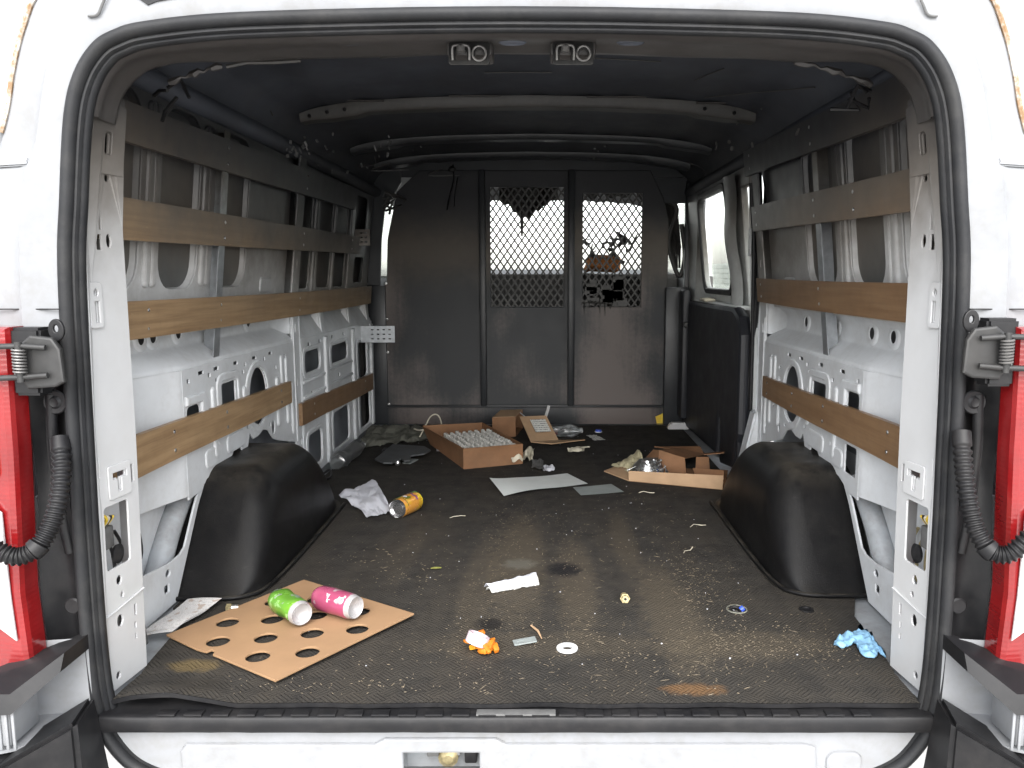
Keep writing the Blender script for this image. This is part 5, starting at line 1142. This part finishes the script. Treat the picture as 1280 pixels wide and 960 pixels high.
# flyer at the left pillar
FA, FB, FC, FD = fl(176, 800), fl(221, 792), fl(278, 757), fl(235, 756)
def fly(u, v):
    a = FA.lerp(FB, u); b = FD.lerp(FC, u); p = a.lerp(b, v)
    return (p.x, p.y, 0.014 + 0.010 * u * (1 - u) + 0.004 * u * v + 0.002 * math.sin(v * 7))
fo = link('folded_flyer', grid(fly, 14, 14), M_PRINT); tag(fo, 'printed flyer lying between the left pillar and the holed cardboard', 'flyer')
link('under_page', grid(lambda u, v: (lambda q: (q[0] - 0.004, q[1] - 0.014, q[2] - 0.003))(fly(u, v * 0.8)), 10, 10), M_PRINT, fo)
sk = empty('spark_plug_fitting', fl(287, 764)); tag(sk, 'small brass and steel fitting beside the flyer', 'fitting')
link('brass_nut', lathe([(0.004, -0.006), (0.010, -0.006), (0.010, 0.006), (0.004, 0.006)], 6, Matrix.Translation((0, 0, 0.009)) @ Matrix.Rotation(R(90), 4, 'Y')), M_BRASS, sk)
link('steel_stub', tube([(0.006, 0, 0.009), (0.022, 0.002, 0.009)], 0.0075, 10), M_CHROME, sk)

# crumpled paper
PP = [fl(423, 621), fl(459, 650), fl(490, 643), fl(468, 603)]
def cpap(u, v):
    a = PP[0].lerp(PP[3], v); b = PP[1].lerp(PP[2], v); p = a.lerp(b, u)
    n1 = mnoise.noise(Vector((u * 3.1, v * 3.3, 1.7))); n2 = mnoise.noise(Vector((u * 8, v * 8, 5))); rd = abs(n1)
    z = 0.006 + 0.020 * rd + 0.005 * abs(n2) + 0.012 * (1 - abs(2 * u - 1)) * v
    j = mnoise.noise(Vector((u * 4, v * 4, 9))) * 0.008
    return (p.x + j, p.y - j, max(0.002, z))
lp = link('crumpled_paper', grid(cpap, 26, 26, smooth=12), M_PAPER); tag(lp, 'crumpled white paper beside the orange can', 'paper')
# white folded strip
SA, SB, SC, SD_ = fl(604, 737), fl(613, 741), fl(672, 731), fl(669, 720)
def stp(u, v):
    p = SA.lerp(SD_, u).lerp(SB.lerp(SC, u), v)
    return (p.x, p.y, 0.003 + 0.012 * abs(math.sin(v * 3.0)) + 0.005 * mnoise.noise(Vector((u * 7, v * 4, 2))) + 0.004)
so_ = link('folded_paper_strip', grid(stp, 24, 8, smooth=15), M_PAPER); tag(so_, 'folded white paper strip in the middle of the mat', 'paper')
link('lower_fold', grid(lambda u, v: (lambda q: (q[0] + 0.004, q[1] - 0.008, max(0.001, q[2] - 0.006)))(stp(u, v)), 20, 6, smooth=15), M_LABEL, so_)
# orange peel heap with a roll of tape on it
oc_ = fl(600, 812); pe = empty('orange_wedges', oc_); tag(pe, 'heap of small orange plastic wedges under a tape roll', 'wedges')
rw = random.Random(4); M_YEL2 = mat('yellow orange peel', (0.60, 0.27, 0.012), 0.5, var=0.2, vscale=60)
for k in range(24):
    a = rw.uniform(0, 6.28); d = rw.uniform(0.010, 0.042)
    me = crumple(box((0, 0, 0), (rw.uniform(0.014, 0.028), rw.uniform(0.009, 0.015), rw.uniform(0.006, 0.012)), 0.002), 0.004, 60, k)
    o = link('wedge', me, M_ORANGE if k % 3 else M_YEL2, pe); o.location = (d * math.cos(a), 1.05 * d * math.sin(a), 0.006 + 0.006 * (k % 3)); o.rotation_euler = (rw.uniform(-.5, .5), rw.uniform(-.5, .5), rw.uniform(0, 6))
def ring(ro, ri, h): return lathe([(ri, 0), (ro - 0.001, 0), (ro, 0.001), (ro, h - 0.001), (ro - 0.001, h), (ri + 0.001, h), (ri, h - 0.001), (ri, 0)], 36)
c = fl(600, 800, 0.03)
lay('tape_roll', ring(0.0245, 0.0205, 0.022), M_TAPE, (c.x - 0.010, c.y + 0.006, 0.018), 0, 'pale pink tape roll leaning on the orange wedges', 'tape roll', rot=(R(-14), R(22), 0))
c = fl(709, 812); lay('washer_ring', ring(0.0235, 0.0105, 0.005), M_WPLAS, (c.x, c.y, 0.001), 0, 'flat white plastic ring lying near the sill', 'ring')
c = fl(656, 804); lay('metal_tag', plate([rrect(-0.025, -0.012, 0.025, 0.012, 0.002), ell(-0.018, -0.003, -0.013, 0.003, 10)], 0.003, 0.0008, lambda u, v, w_: (u, v, w_ + 0.003 + 0.004 * (u > 0.02))), M_GREY, (c.x, c.y, 0.0), R(12), 'small grey metal tag with a hole beside the white ring', 'metal tag')
a = fl(664, 784); b = fl(677, 800); lay('wood_splinter', tube([(a.x, a.y, 0.004), ((a.x + b.x) / 2 + 0.004, (a.y + b.y) / 2, 0.006), (b.x, b.y, 0.004)], lambda i: (0.0022, 0.0028, 0.0012)[i], 6), M_CARDL, (0, 0, 0), 0, 'thin curved wooden splinter above the metal tag', 'splinter')
c = fl(781, 752); bf = empty('brass_fitting', (c.x, c.y, 0.0)); tag(bf, 'dull brass hose fitting on the dusty right half of the mat', 'fitting')
mt = Matrix.Translation((0, -0.002, 0.010)) @ Matrix.Rotation(R(80), 4, 'X')
link('fitting_body', lathe([(0.0035, 0.012), (0.008, 0.012), (0.0095, 0.009), (0.0095, -0.008), (0.0075, -0.010), (0.0075, -0.016), (0.009, -0.018), (0.009, -0.026), (0.004, -0.027)], 16, mt), M_BRASS, bf)
link('fitting_nut', lathe([(0.009, -0.002), (0.0125, -0.002), (0.0125, 0.006), (0.009, 0.006)], 6, mt), M_BRASS, bf)
link('fitting_bore', lathe([(0, 0.0105), (0.0042, 0.0105)], 12, mt), M_BLACK, bf)
c = fl(545, 712); lay('dry_leaf', grid(lambda u, v: ((u - 0.5) * 0.030, (v - 0.5) * 0.016 * math.sin(math.pi * (0.1 + 0.8 * u)), 0.003 + 0.004 * abs(v - 0.5)), 8, 4), M_LEAF, (c.x, c.y, 0), R(10), 'small dry green leaf left of the paper strip', 'leaf')

# blue glove at the right pillar
def glove():
    bm = bmesh.new(); P = lambda x, y: fl(x, y)
    def blobs(pts, rr):
        for p, r in zip(pts, rr):
            m = Matrix.Translation((p.x, p.y, r * 0.36)) @ Matrix.Diagonal((r * 1.15, r * 1.15, r * 0.36, 1)); bmesh.ops.create_icosphere(bm, subdivisions=2, radius=1.0, matrix=m)
    def chain(pl, r0, r1):
        q = catmull(pl, 6); n = len(q); blobs(q, [r0 + (r1 - r0) * i / (n - 1) for i in range(n)])
    chain([P(1068, 802), P(1085, 800), P(1106, 801)], 0.0221, 0.0257)
    chain([P(1070, 800), P(1060, 802), P(1051, 808)], 0.0208, 0.0149)
    chain([P(1082, 806), P(1083, 813), P(1086, 820)], 0.0221, 0.0162)
    chain([P(1098, 806), P(1104, 813), P(1110, 820)], 0.0208, 0.0162)
    chain([P(1090, 791), P(1102, 789), P(1116, 791)], 0.0130, 0.0162)
    chain([P(1108, 795), P(1113, 801), P(1116, 807)], 0.0182, 0.0162)
    me = bpy.data.meshes.new('g'); bm.to_mesh(me); bm.free(); o = bpy.data.objects.new('g', me); COL.objects.link(o)
    md = o.modifiers.new('r', 'REMESH'); md.mode = 'VOXEL'; md.voxel_size = 0.0035
    bpy.context.view_layer.update(); e = evald(o); bpy.data.objects.remove(o)
    bm = bmesh.new(); bm.from_mesh(e); bpy.data.meshes.remove(e)
    for v in bm.verts:
        k = Vector((v.co.x * 75 + v.co.y * 30, v.co.y * 45 - v.co.x * 20, 3)); f = abs(mnoise.noise(k)); v.co.z = max(0.001, v.co.z + (0.016 * (f - 0.12)) * min(1, v.co.z / 0.006))
        v.co.x += 0.003 * mnoise.noise(v.co * 60); v.co.y += 0.003 * mnoise.noise(v.co * 60 + Vector((9, 9, 9)))
        if v.co.x > 0.782: v.co.x = 0.782
    bmesh.ops.smooth_vert(bm, verts=bm.verts[:], factor=0.5, use_axis_x=True, use_axis_y=True, use_axis_z=True)
    return fin(bm, smooth=70)
gv = link('rubber_glove', glove(), M_GLOVE); tag(gv, 'crumpled light blue disposable glove against the right pillar', 'glove')

# ---- middle of the floor
WS = [fl(612, 606), fl(630, 622), fl(735, 607), fl(709, 594)]
ws = link('white_sheet', grid(lambda u, v: (lambda p: (p.x, p.y, 0.006 + 0.022 * (1 - u) ** 6 * (1 - v) + 0.012 * math.sin(math.pi * u) * 0.6 + 0.003 * math.sin(u * 7)))(WS[0].lerp(WS[3], u).lerp(WS[1].lerp(WS[2], u), v)), 20, 8), M_SHEET); tag(ws, 'curled white plastic sheet in the middle of the floor', 'sheet')
GS = [fl(716, 610), fl(726, 620), fl(780, 617), fl(764, 607)]
gs = link('grey_card', grid(lambda u, v: (lambda p: (p.x, p.y, 0.003 + 0.004 * u * u))(GS[0].lerp(GS[3], u).lerp(GS[1].lerp(GS[2], u), v)), 8, 4), M_GREY); tag(gs, 'flat grey card tucked under the white sheet end', 'card')

def panel(p, th=0.004, m=None, name='panel', parent=None, bow=0.0):
    """a stiff card panel through four points, with thickness"""
    p = [Vector(q) for q in p]; n = (p[1] - p[0]).cross(p[3] - p[0]).normalized() * th / 2
    N = 6; bm = bmesh.new()
    A = [[None] * (N + 1) for _ in range(N + 1)]; B = [[None] * (N + 1) for _ in range(N + 1)]
    uvl = bm.loops.layers.uv.new('UVMap')
    for i in range(N + 1):
        for j in range(N + 1):
            u, v = i / N, j / N; q = p[0].lerp(p[1], u).lerp(p[3].lerp(p[2], u), v) + n.normalized() * bow * math.sin(math.pi * u) * math.sin(math.pi * v)
            A[i][j] = bm.verts.new(q + n); B[i][j] = bm.verts.new(q - n)
    for i in range(N):
        for j in range(N):
            f = bm.faces.new((A[i][j], A[i + 1][j], A[i + 1][j + 1], A[i][j + 1])); f2 = bm.faces.new((B[i][j + 1], B[i + 1][j + 1], B[i + 1][j], B[i][j]))
            for ff, idx in ((f, ((i, j), (i + 1, j), (i + 1, j + 1), (i, j + 1))), (f2, ((i, j + 1), (i + 1, j + 1), (i + 1, j), (i, j)))):
                for l, (a, b) in zip(ff.loops, idx): l[uvl].uv = (a / N, b / N)
    for i in range(N):
        for (r0, r1) in ((0, 0), (N, N)):
            bm.faces.new((A[i][r0], B[i][r0], B[i + 1][r0], A[i + 1][r0])); bm.faces.new((A[r0][i], A[r0][i + 1], B[r0][i + 1], B[r0][i]))
    return link(name, fin(bm, smooth=30), m, parent)
# shallow brown box packed with capped tubes
F0, F1, B0 = fl(580, 587), fl(653, 580), fl(538, 556)
F0.z = F1.z = B0.z = 0.003; B1 = F1 + (B0 - F0); H = 0.088; up3 = Vector((0, 0, H))
TB = empty('shallow_box', F0); tag(TB, 'shallow brown cardboard box packed with small capped tubes', 'box')
def rel(p): return Vector(p) - F0
panel([rel(F0), rel(F1), rel(B1), rel(B0)], 0.004, M_CARDD, 'base', TB)
panel([rel(F0), rel(F1), rel(F1) + up3 * 0.98, rel(F0) + up3], 0.005, M_CARDD, 'front_wall', TB, -0.006)
panel([rel(F0), rel(B0), rel(B0) + up3 + Vector((-0.035, 0, 0)), rel(F0) + up3], 0.005, M_CARDD, 'side_wall', TB, 0.01)
panel([rel(F1), rel(B1), rel(B1) + up3, rel(F1) + up3 * 0.98], 0.005, M_CARDD, 'side_wall', TB)
panel([rel(B0), rel(B1), rel(B1) + up3, rel(B0) + up3 + Vector((-0.035, 0, 0.004))], 0.005, M_CARDD, 'back_wall', TB)
tubeme = lathe([(0.0, 0.0), (0.0078, 0.0), (0.0078, 0.052), (0.0092, 0.053), (0.0092, 0.068), (0.0080, 0.0705), (0.005, 0.0705), (0.0045, 0.068), (0, 0.068)], 12)
M_CAP = mat('grey white caps', (0.36, 0.355, 0.33), 0.5, var=0.12, vscale=60, dirt=0.4, dirtcol=(0.3, 0.28, 0.24))
eu = (F1 - F0).normalized(); ev = (B0 - F0).normalized(); Wd = (F1 - F0).length; Dp = (B0 - F0).length
for i in range(8):
    for j in range(11):
        p = F0 + eu * (0.026 + 0.0300 * i) + ev * (0.030 + 0.034 * j)
        o = link('capped_tube', tubeme, M_CAP); o.location = (p.x + random.uniform(-.001, .001), p.y + random.uniform(-.001, .001), 0.016 + random.uniform(0.0, 0.006)); o.rotation_euler = (random.uniform(-.04, .04), random.uniform(-.04, .04), 0)
        tag(o, 'small grey white capped tube standing in the shallow brown box', 'tube', 'capped tubes packed in the shallow box')
# scraps round the box
def scrap(name, pts, m, label, cat, z=0.008, amp=0.02, sc=5.0, sd=1, n=14):
    P = [fl(*p) for p in pts]
    def f(u, v):
        p = P[0].lerp(P[3], u).lerp(P[1].lerp(P[2], u), v)
        return (p.x + 0.006 * mnoise.noise(Vector((u * 4, v * 4, sd))), p.y, max(0.002, z + amp * abs(mnoise.noise(Vector((u * sc, v * sc, sd * 3.3))))))
    return tag(link(name, grid(f, n, n, smooth=14), m), label, cat)
scrap('crumpled_wrapper', [(634, 576), (640, 583), (666, 579), (668, 566)], M_CREAM, 'crumpled dirty cream wrapper at the front corner of the brown box', 'wrapper', 0.01, 0.06, 3, 2)
scrap('folded_label', [(665, 577), (665, 588), (680, 590), (679, 578)], M_PADGREY, 'small folded grey label above the white sheet', 'label', 0.008, 0.02, 2, 3)
scrap('torn_label', [(680, 583), (678, 590), (692, 591), (694, 586)], M_PAPER, 'small torn white label right of the grey label', 'label', 0.004, 0.02, 2, 4)
scrap('cream_scrap', [(709, 562), (710, 567), (730, 567), (731, 562)], M_CREAM, 'small flat cream scrap in the middle distance', 'scrap', 0.006, 0.02, 3, 5)
a = fl(724, 561); b = fl(737, 560); lay('thin_stick', tube([(a.x, a.y, 0.006), (b.x, b.y, 0.006)], 0.003, 6), M_CREAM, (0, 0, 0), 0, 'thin pale stick beside the cream scrap', 'stick')
scrap('receipt_slip', [(733, 545), (742, 552), (757, 551), (745, 545)], M_LABEL, 'small printed slip between the boxes', 'slip', 0.004, 0.01, 2, 6)
c = fl(748, 540); bc = lay('blue_cap', lathe([(0, 0.014), (0.014, 0.013), (0.016, 0.010), (0.016, 0)], 18), M_BLUE, (c.x, c.y, 0), 0, 'small blue and white bottle cap near the partition', 'cap')
link('cap_liner', lathe([(0.016, 0.0), (0.020, 0.0), (0.020, 0.004), (0.016, 0.004)], 18), M_WPLAS, bc)
scrap('paper_corner', [(545, 559), (546, 566), (560, 566), (556, 561)], M_PAPER, 'white paper corner sticking out left of the brown box', 'paper', 0.004, 0.01, 2, 8)
# small open box with a label on its flap
C0 = fl(616, 547); C0.z = 0.003
SB = empty('small_box', C0); tag(SB, 'small open brown box with a white label on its flap', 'box')
ex = Vector((0.115, 0.02, 0)); ey = Vector((0.03, 0.22, 0)); ez = Vector((0, 0, 0.10)); Z0 = Vector((0, 0, 0))
panel([Z0, ex, ex + ez, ez], 0.004, M_CARDD, 'front_wall', SB); panel([Z0, ey, ey + ez, ez], 0.004, M_CARDD, 'side_wall', SB)
panel([ey, ey + ex, ey + ex + ez, ey + ez], 0.004, M_CARDD, 'back_wall', SB); panel([ez, ez + ex, ez + ex + ey, ez + ey], 0.004, M_CARDL, 'lid', SB); panel([Z0, ex, ex + ey, ey], 0.004, M_CARDD, 'base', SB)
fa = ex + ez * 1.02 + Vector((0.02, -0.01, 0)); fb = fa + Vector((0.135, 0.03, 0.0)); fc = fb + Vector((0.06, -0.15, -0.096)); fd = fa + Vector((0.06, -0.20, -0.088))
panel([fa, fb, fc, fd], 0.004, M_CARDL, 'open_flap', SB, 0.008)
def onflap(u, v, k=0.006): return fa.lerp(fb, u).lerp(fd.lerp(fc, u), v) + Vector((0, -k, k * 1.3 + 0.004))
panel([onflap(0.30, 0.22), onflap(0.86, 0.22), onflap(0.86, 0.72), onflap(0.30, 0.72)], 0.0012, M_LABEL, 'label', SB)
panel([fd, fc, fc + Vector((0.13, -0.01, 0.004)), fd + Vector((0.10, -0.055, 0.002))], 0.004, M_CARDL, 'bottom_flap', SB)
c = fl(688, 545); lay('red_clip', crumple(box((0, 0, 0.008), (0.07, 0.03, 0.014), 0.004), 0.012, 40, 3), M_REDP, (c.x, c.y, 0.008), 0.2, 'crushed red plastic clip under the small box flap', 'clip')
zt = [wy(660, 536, 2.62), wy(672, 532, 2.62), wy(680, 525, 2.62), wy(684, 515, 2.62), wy(686, 507, 2.62)]
zt[0].z = max(0.01, zt[0].z)
lay('white_cable_tie', tube(catmull(zt, 6), lambda i: 0.008, 6), M_WPLAS, (0, 0, 0), 0, 'curved white strip standing up behind the small box', 'cable tie')
# wire mesh scrap leaning behind the box
bm = bmesh.new(); o0 = wy(650, 532, 2.68); o0.z = 0.005
for k in range(9):
    a = o0 + Vector((0.012 * k, 0, 0.10 - 0.010 * k)); addtube(bm, [a, a + Vector((0.055, 0.01, -0.05))], 0.0022, 5)
    b = o0 + Vector((0.008 * k, 0, 0.10 - 0.007 * k)) + Vector((0.0, 0, 0.0)); 
for k in range(6):
    a = o0 + Vector((0.011 * k, 0.002, 0.10 - 0.010 * k)); addtube(bm, [a, a + Vector((0.10, 0.01, -0.082))], 0.0022, 5)
lay('wire_mesh_scrap', fin(bm), M_STEEL, (0, 0, 0), 0, 'bent scrap of wire mesh behind the small box', 'wire mesh')

def bottle(L_, r):
    return lathe([(0, 0.004), (r * 0.6, 0.0), (r * 0.92, 0.004), (r, 0.015), (r * 0.94, 0.03), (r, 0.04), (r * 0.93, 0.055), (r, 0.068), (r * 0.93, 0.082), (r, 0.095), (r, 0.12), (r * 0.96, L_ * 0.70), (r * 0.7, L_ * 0.84), (r * 0.38, L_ * 0.92), (r * 0.36, L_)], 24)
def lying(name, label, pa, pb, r, cat='bottle', seed=0):
    d = (pb - pa); L_ = d.length
    me = crumple(bottle(L_, r), 0.012, 22, seed); o = link(name, me, M_CLEAR); o.location = pa; o.rotation_euler = d.to_track_quat('Z', 'Y').to_euler(); tag(o, label, cat)
    link('cap', lathe([(0, L_ + 0.004), (r * 0.42, L_ + 0.003), (r * 0.42, L_ - 0.012)], 14), M_WPLAS, o); return o
lying('plastic_bottle', 'crushed clear plastic bottle lying near the partition', fl(684, 540, 0.032), fl(727, 538, 0.032), 0.031, seed=3)
lying('plastic_bottle', 'crushed clear plastic bottle against the left wall', fl(412, 578, 0.034) + Vector((0.03, 0, 0)), fl(448, 556, 0.034) + Vector((0.02, 0, 0)), 0.034, seed=6)

# black plate with a steel ball catch, scorched matting, wire loop on the left
c = fl(505, 570)
bp = empty('black_bracket_plate', (c.x, c.y, 0)); tag(bp, 'dark grey cut metal plate with bolt left of the brown box', 'plate')
def rp(x, y, z=0.03): q = fl(x, y, z); return (q.x - c.x, q.y - c.y)
link('plate', plate([[rp(*p) for p in ((469, 573), (480, 577), (490, 577), (502, 572), (506, 575), (512, 574), (513, 569), (530, 567), (538, 563), (530, 559), (512, 558), (491, 557))]], 0.008, 0.002, lambda u, v, w_: (u, v, 0.030 + w_ + 0.03 * v)), mat('dark grey plate', (0.075, 0.08, 0.085), 0.4, 0.3, var=0.2, dirt=0.4, dirtcol=(0.12, 0.115, 0.10)), bp)
link('foot', hexa([(-0.10, 0.0, 0.0), (-0.02, 0.0, 0.0), (-0.02, 0.05, 0.0), (-0.10, 0.05, 0.0), (-0.10, 0.0, 0.028), (-0.02, 0.0, 0.028), (-0.02, 0.05, 0.028), (-0.10, 0.05, 0.028)]), M_BLACK, bp)
q = rp(497, 579, 0.012); link('bolt_head', lathe([(0, 0.012), (0.009, 0.009), (0.012, 0.0), (0.009, -0.009), (0, -0.012)], 16, Matrix.Translation((q[0], q[1], 0.013))), M_CHROME, bp)
q0 = [rp(503, 580, 0), rp(513, 581, 0), rp(523, 576, 0), rp(510, 575, 0)]
panel([(*q0[0], 0.004), (*q0[1], 0.004), (*q0[2], 0.006), (*q0[3], 0.006)], 0.003, M_GREY, 'offcut', bp)
CPT = [fl(447, 562), fl(462, 534), fl(540, 536), fl(540, 552)]
cm = link('scorched_matting', grid(lambda u, v: (lambda p: (p.x, p.y, 0.006 + 0.03 * abs(mnoise.noise(Vector((u * 6, v * 5, 2)))) + 0.01 * abs(mnoise.noise(Vector((u * 17, v * 15, 5))))))(CPT[0].lerp(CPT[3], u).lerp(CPT[1].lerp(CPT[2], u), v + 0.12 * mnoise.noise(Vector((u * 5, 0, 1))) * (1 - v))), 44, 20, smooth=20), M_CARPET); tag(cm, 'torn grey scorched matting in the far left corner', 'matting')
wl2 = [wy(524, 544, 2.5), wy(532, 532, 2.5), wy(538, 521, 2.5), wy(545, 518, 2.5), wy(550, 523, 2.5), wy(552, 534, 2.5), wy(549, 545, 2.5)]
for p in wl2: p.z = max(p.z, 0.008)
wl2[0].z = wl2[-1].z = 0.008
lay('wire_loop', tube(catmull(wl2, 8), 0.0035, 6), M_CREAM, (0, 0, 0), 0, 'thin pale wire loop standing behind the brown box', 'wire')
a = [fl(518, 543), fl(525, 545), fl(540, 542), fl(556, 540)]
lay('loose_wire', tube(catmull([p + Vector((0, 0, 0.03)) for p in a], 6), 0.004, 6), M_CREAM, (0, 0, 0), 0, 'pale loose wire lying on the scorched matting', 'wire')
a = [fl(404, 594), fl(412, 592), fl(414, 597), fl(408, 601), fl(402, 600)]
lay('cord_end', tube(catmull([p + Vector((0, 0, 0.006 + 0.01 * (k == 1))) for k, p in enumerate(a)], 6), 0.005, 6), M_BLACK, (0, 0, 0), 0, 'short black cord end beside the left wheel arch', 'cord')

# torn carton on the right with a bag of screws
TCN = empty('torn_carton', fl(845, 600)); T0 = TCN.location.copy(); tag(TCN, 'torn open flattened cardboard carton by the right wheel arch', 'carton')
def tp(x, y, z=0.004): q = fl(x, y, z); return q - T0
panel([tp(755, 589), tp(786, 601), tp(800, 588), tp(782, 578)], 0.004, M_CARDL, 'torn_flap', TCN, 0.012)
panel([tp(786, 601, 0.003), tp(905, 612, 0.003), tp(910, 588, 0.003), tp(800, 584, 0.003)], 0.004, M_CARDD, 'base', TCN)
e0, e1 = tp(786, 601, 0.003), tp(903, 612, 0.003)
panel([e0, e1, e1 + Vector((0.006, 0.012, 0.052)), e0 + Vector((0.0, 0.01, 0.038))], 0.005, M_CARDL, 'front_edge', TCN, 0.004)
h0, h1 = tp(822, 595, 0.02), tp(858, 597, 0.02)
Y2 = (h0.y + h1.y) / 2 + T0.y
def vy(x, y, Y): return wy(x, y, Y) - T0
panel([vy(822, 594, 1.79), vy(858, 596, 1.76), vy(856, 572, 1.76), vy(824, 563, 1.80)], 0.004, M_CARDD, 'front_panel', TCN, 0.006)
panel([vy(824, 563, 1.80), vy(856, 573, 1.76), vy(880, 568, 1.95), vy(846, 560, 1.98)], 0.004, M_CARDD, 'top_panel', TCN)
panel([vy(846, 562, 1.98), vy(880, 568, 1.95), vy(875, 558.5, 2.02), vy(818, 558.5, 2.05)], 0.004, M_CARDD, 'back_flap', TCN)
panel([vy(800, 580, 1.93), vy(824, 591, 1.82), vy(826, 563, 1.84), vy(817, 562, 1.92)], 0.004, M_CARDD, 'side_panel', TCN, 0.01)
panel([vy(869, 598, 1.80), vy(888, 598, 1.80), vy(886, 571, 1.80), vy(870, 571, 1.80)], 0.004, M_CARDD, 'inner_panel', TCN)
panel([vy(870, 597, 1.74), vy(905, 600, 1.68), vy(905, 588, 1.68), vy(866, 585, 1.76)], 0.004, M_CARDD, 'side_flap', TCN)
panel([vy(880, 568.5, 1.78), vy(905, 566, 1.74), vy(906, 564.5, 1.85), vy(880, 567, 1.88)], 0.004, M_CARDD, 'thin_flap', TCN)
BG = empty('screw_bag', fl(806, 588)); tag(BG, 'torn paper bag spilling bright screws at the torn carton', 'bag')
b0 = BG.location.copy()
Q = [fl(764, 585) - b0, fl(790, 597) - b0, fl(806, 590) - b0, fl(793, 574) - b0]
link('paper_bag', grid(lambda u, v: (lambda p: (p.x, p.y, 0.012 + 0.05 * (u ** 1.5) * (1 - (2 * v - 1) ** 2) + 0.02 * abs(mnoise.noise(Vector((u * 5, v * 5, 1))))))(Q[0].lerp(Q[3], u).lerp(Q[1].lerp(Q[2], u), v)), 18, 14, smooth=15), mat('yellowed paper', (0.50, 0.45, 0.29), 0.7, var=0.15, vscale=25, dirt=0.3), BG)
rs = random.Random(9)
scr = tube([(0, 0, 0), (0, 0, 0.034), (0, 0, 0.035), (0, 0, 0.039)], lambda i: (0.001, 0.0027, 0.006, 0.0065)[i], 8)
c0 = fl(813, 587, 0.03) - b0
for k in range(46):
    o = link('screw', scr, M_CHROME, BG); o.location = (c0.x + rs.gauss(0, 0.026), c0.y + rs.gauss(0, 0.03), 0.012 + rs.random() * 0.055); o.rotation_euler = (rs.uniform(0.7, 2.4), rs.uniform(-.5, .5), rs.uniform(0, 6.3))
link('clear_liner', crumple(lathe([(0, 0.06), (0.03, 0.058), (0.055, 0.03), (0.06, 0.0)], 20, Matrix.Translation((c0.x - 0.01, c0.y + 0.02, 0.012))), 0.02, 25, 4), M_CLEAR, BG)
link('blue_mark', lathe([(0, 0.03), (0.012, 0.028), (0.014, 0)], 12, Matrix.Translation(tuple(fl(824, 591, 0.01) - b0))), M_BLUE, BG)

# yellow tool handle and white scrap by the sliding door
c = fl(824, 531); yt = empty('yellow_tool', (c.x, c.y, 0)); tag(yt, 'yellow and black tool standing by the sliding door', 'tool')
link('yellow_grip', hexa([(-0.02, 0, 0.0), (0.03, 0, 0.0), (0.03, 0.05, 0.0), (-0.02, 0.05, 0.0), (-0.03, 0, 0.05), (0.05, 0, 0.085), (0.05, 0.04, 0.085), (-0.03, 0.04, 0.05)], 0.008), M_YELLOW, yt)
link('black_body', hexa([(0.04, 0.0, 0.0), (0.12, 0.0, 0.0), (0.12, 0.06, 0.0), (0.04, 0.06, 0.0), (0.055, 0.0, 0.09), (0.11, 0.0, 0.05), (0.11, 0.05, 0.05), (0.055, 0.05, 0.09)], 0.008), M_BLACK, yt)
c = fl(846, 537); lay('white_block', hexa([(-0.05, 0, 0.0), (0.07, 0, 0.0), (0.07, 0.05, 0.0), (-0.05, 0.05, 0.0), (-0.03, 0, 0.035), (0.07, 0, 0.035), (0.07, 0.05, 0.035), (-0.03, 0.05, 0.035)], 0.006), M_WPLAS, (c.x, c.y, 0), 0, 'white plastic block right of the yellow tool', 'block')
# small white chips in front of the carton
for k, (x, y, lb) in enumerate(((808, 617, 'thin pale shaving in front of the torn carton'), (872, 658, 'small white chip before the right wheel arch'), (572, 648, 'small pale shaving right of the orange can'), (860, 690, 'small pale shaving on the right of the mat'))):
    c = fl(x, y); lay('pale_shaving', crumple(tube([(-0.03, 0, 0.004), (-0.01, 0.006, 0.006), (0.012, -0.004, 0.005), (0.03, 0.004, 0.004)], 0.0013, 5), 0.006, 60, k), M_CREAM, (c.x, c.y, 0), 0.3 * k, lb, 'shaving')
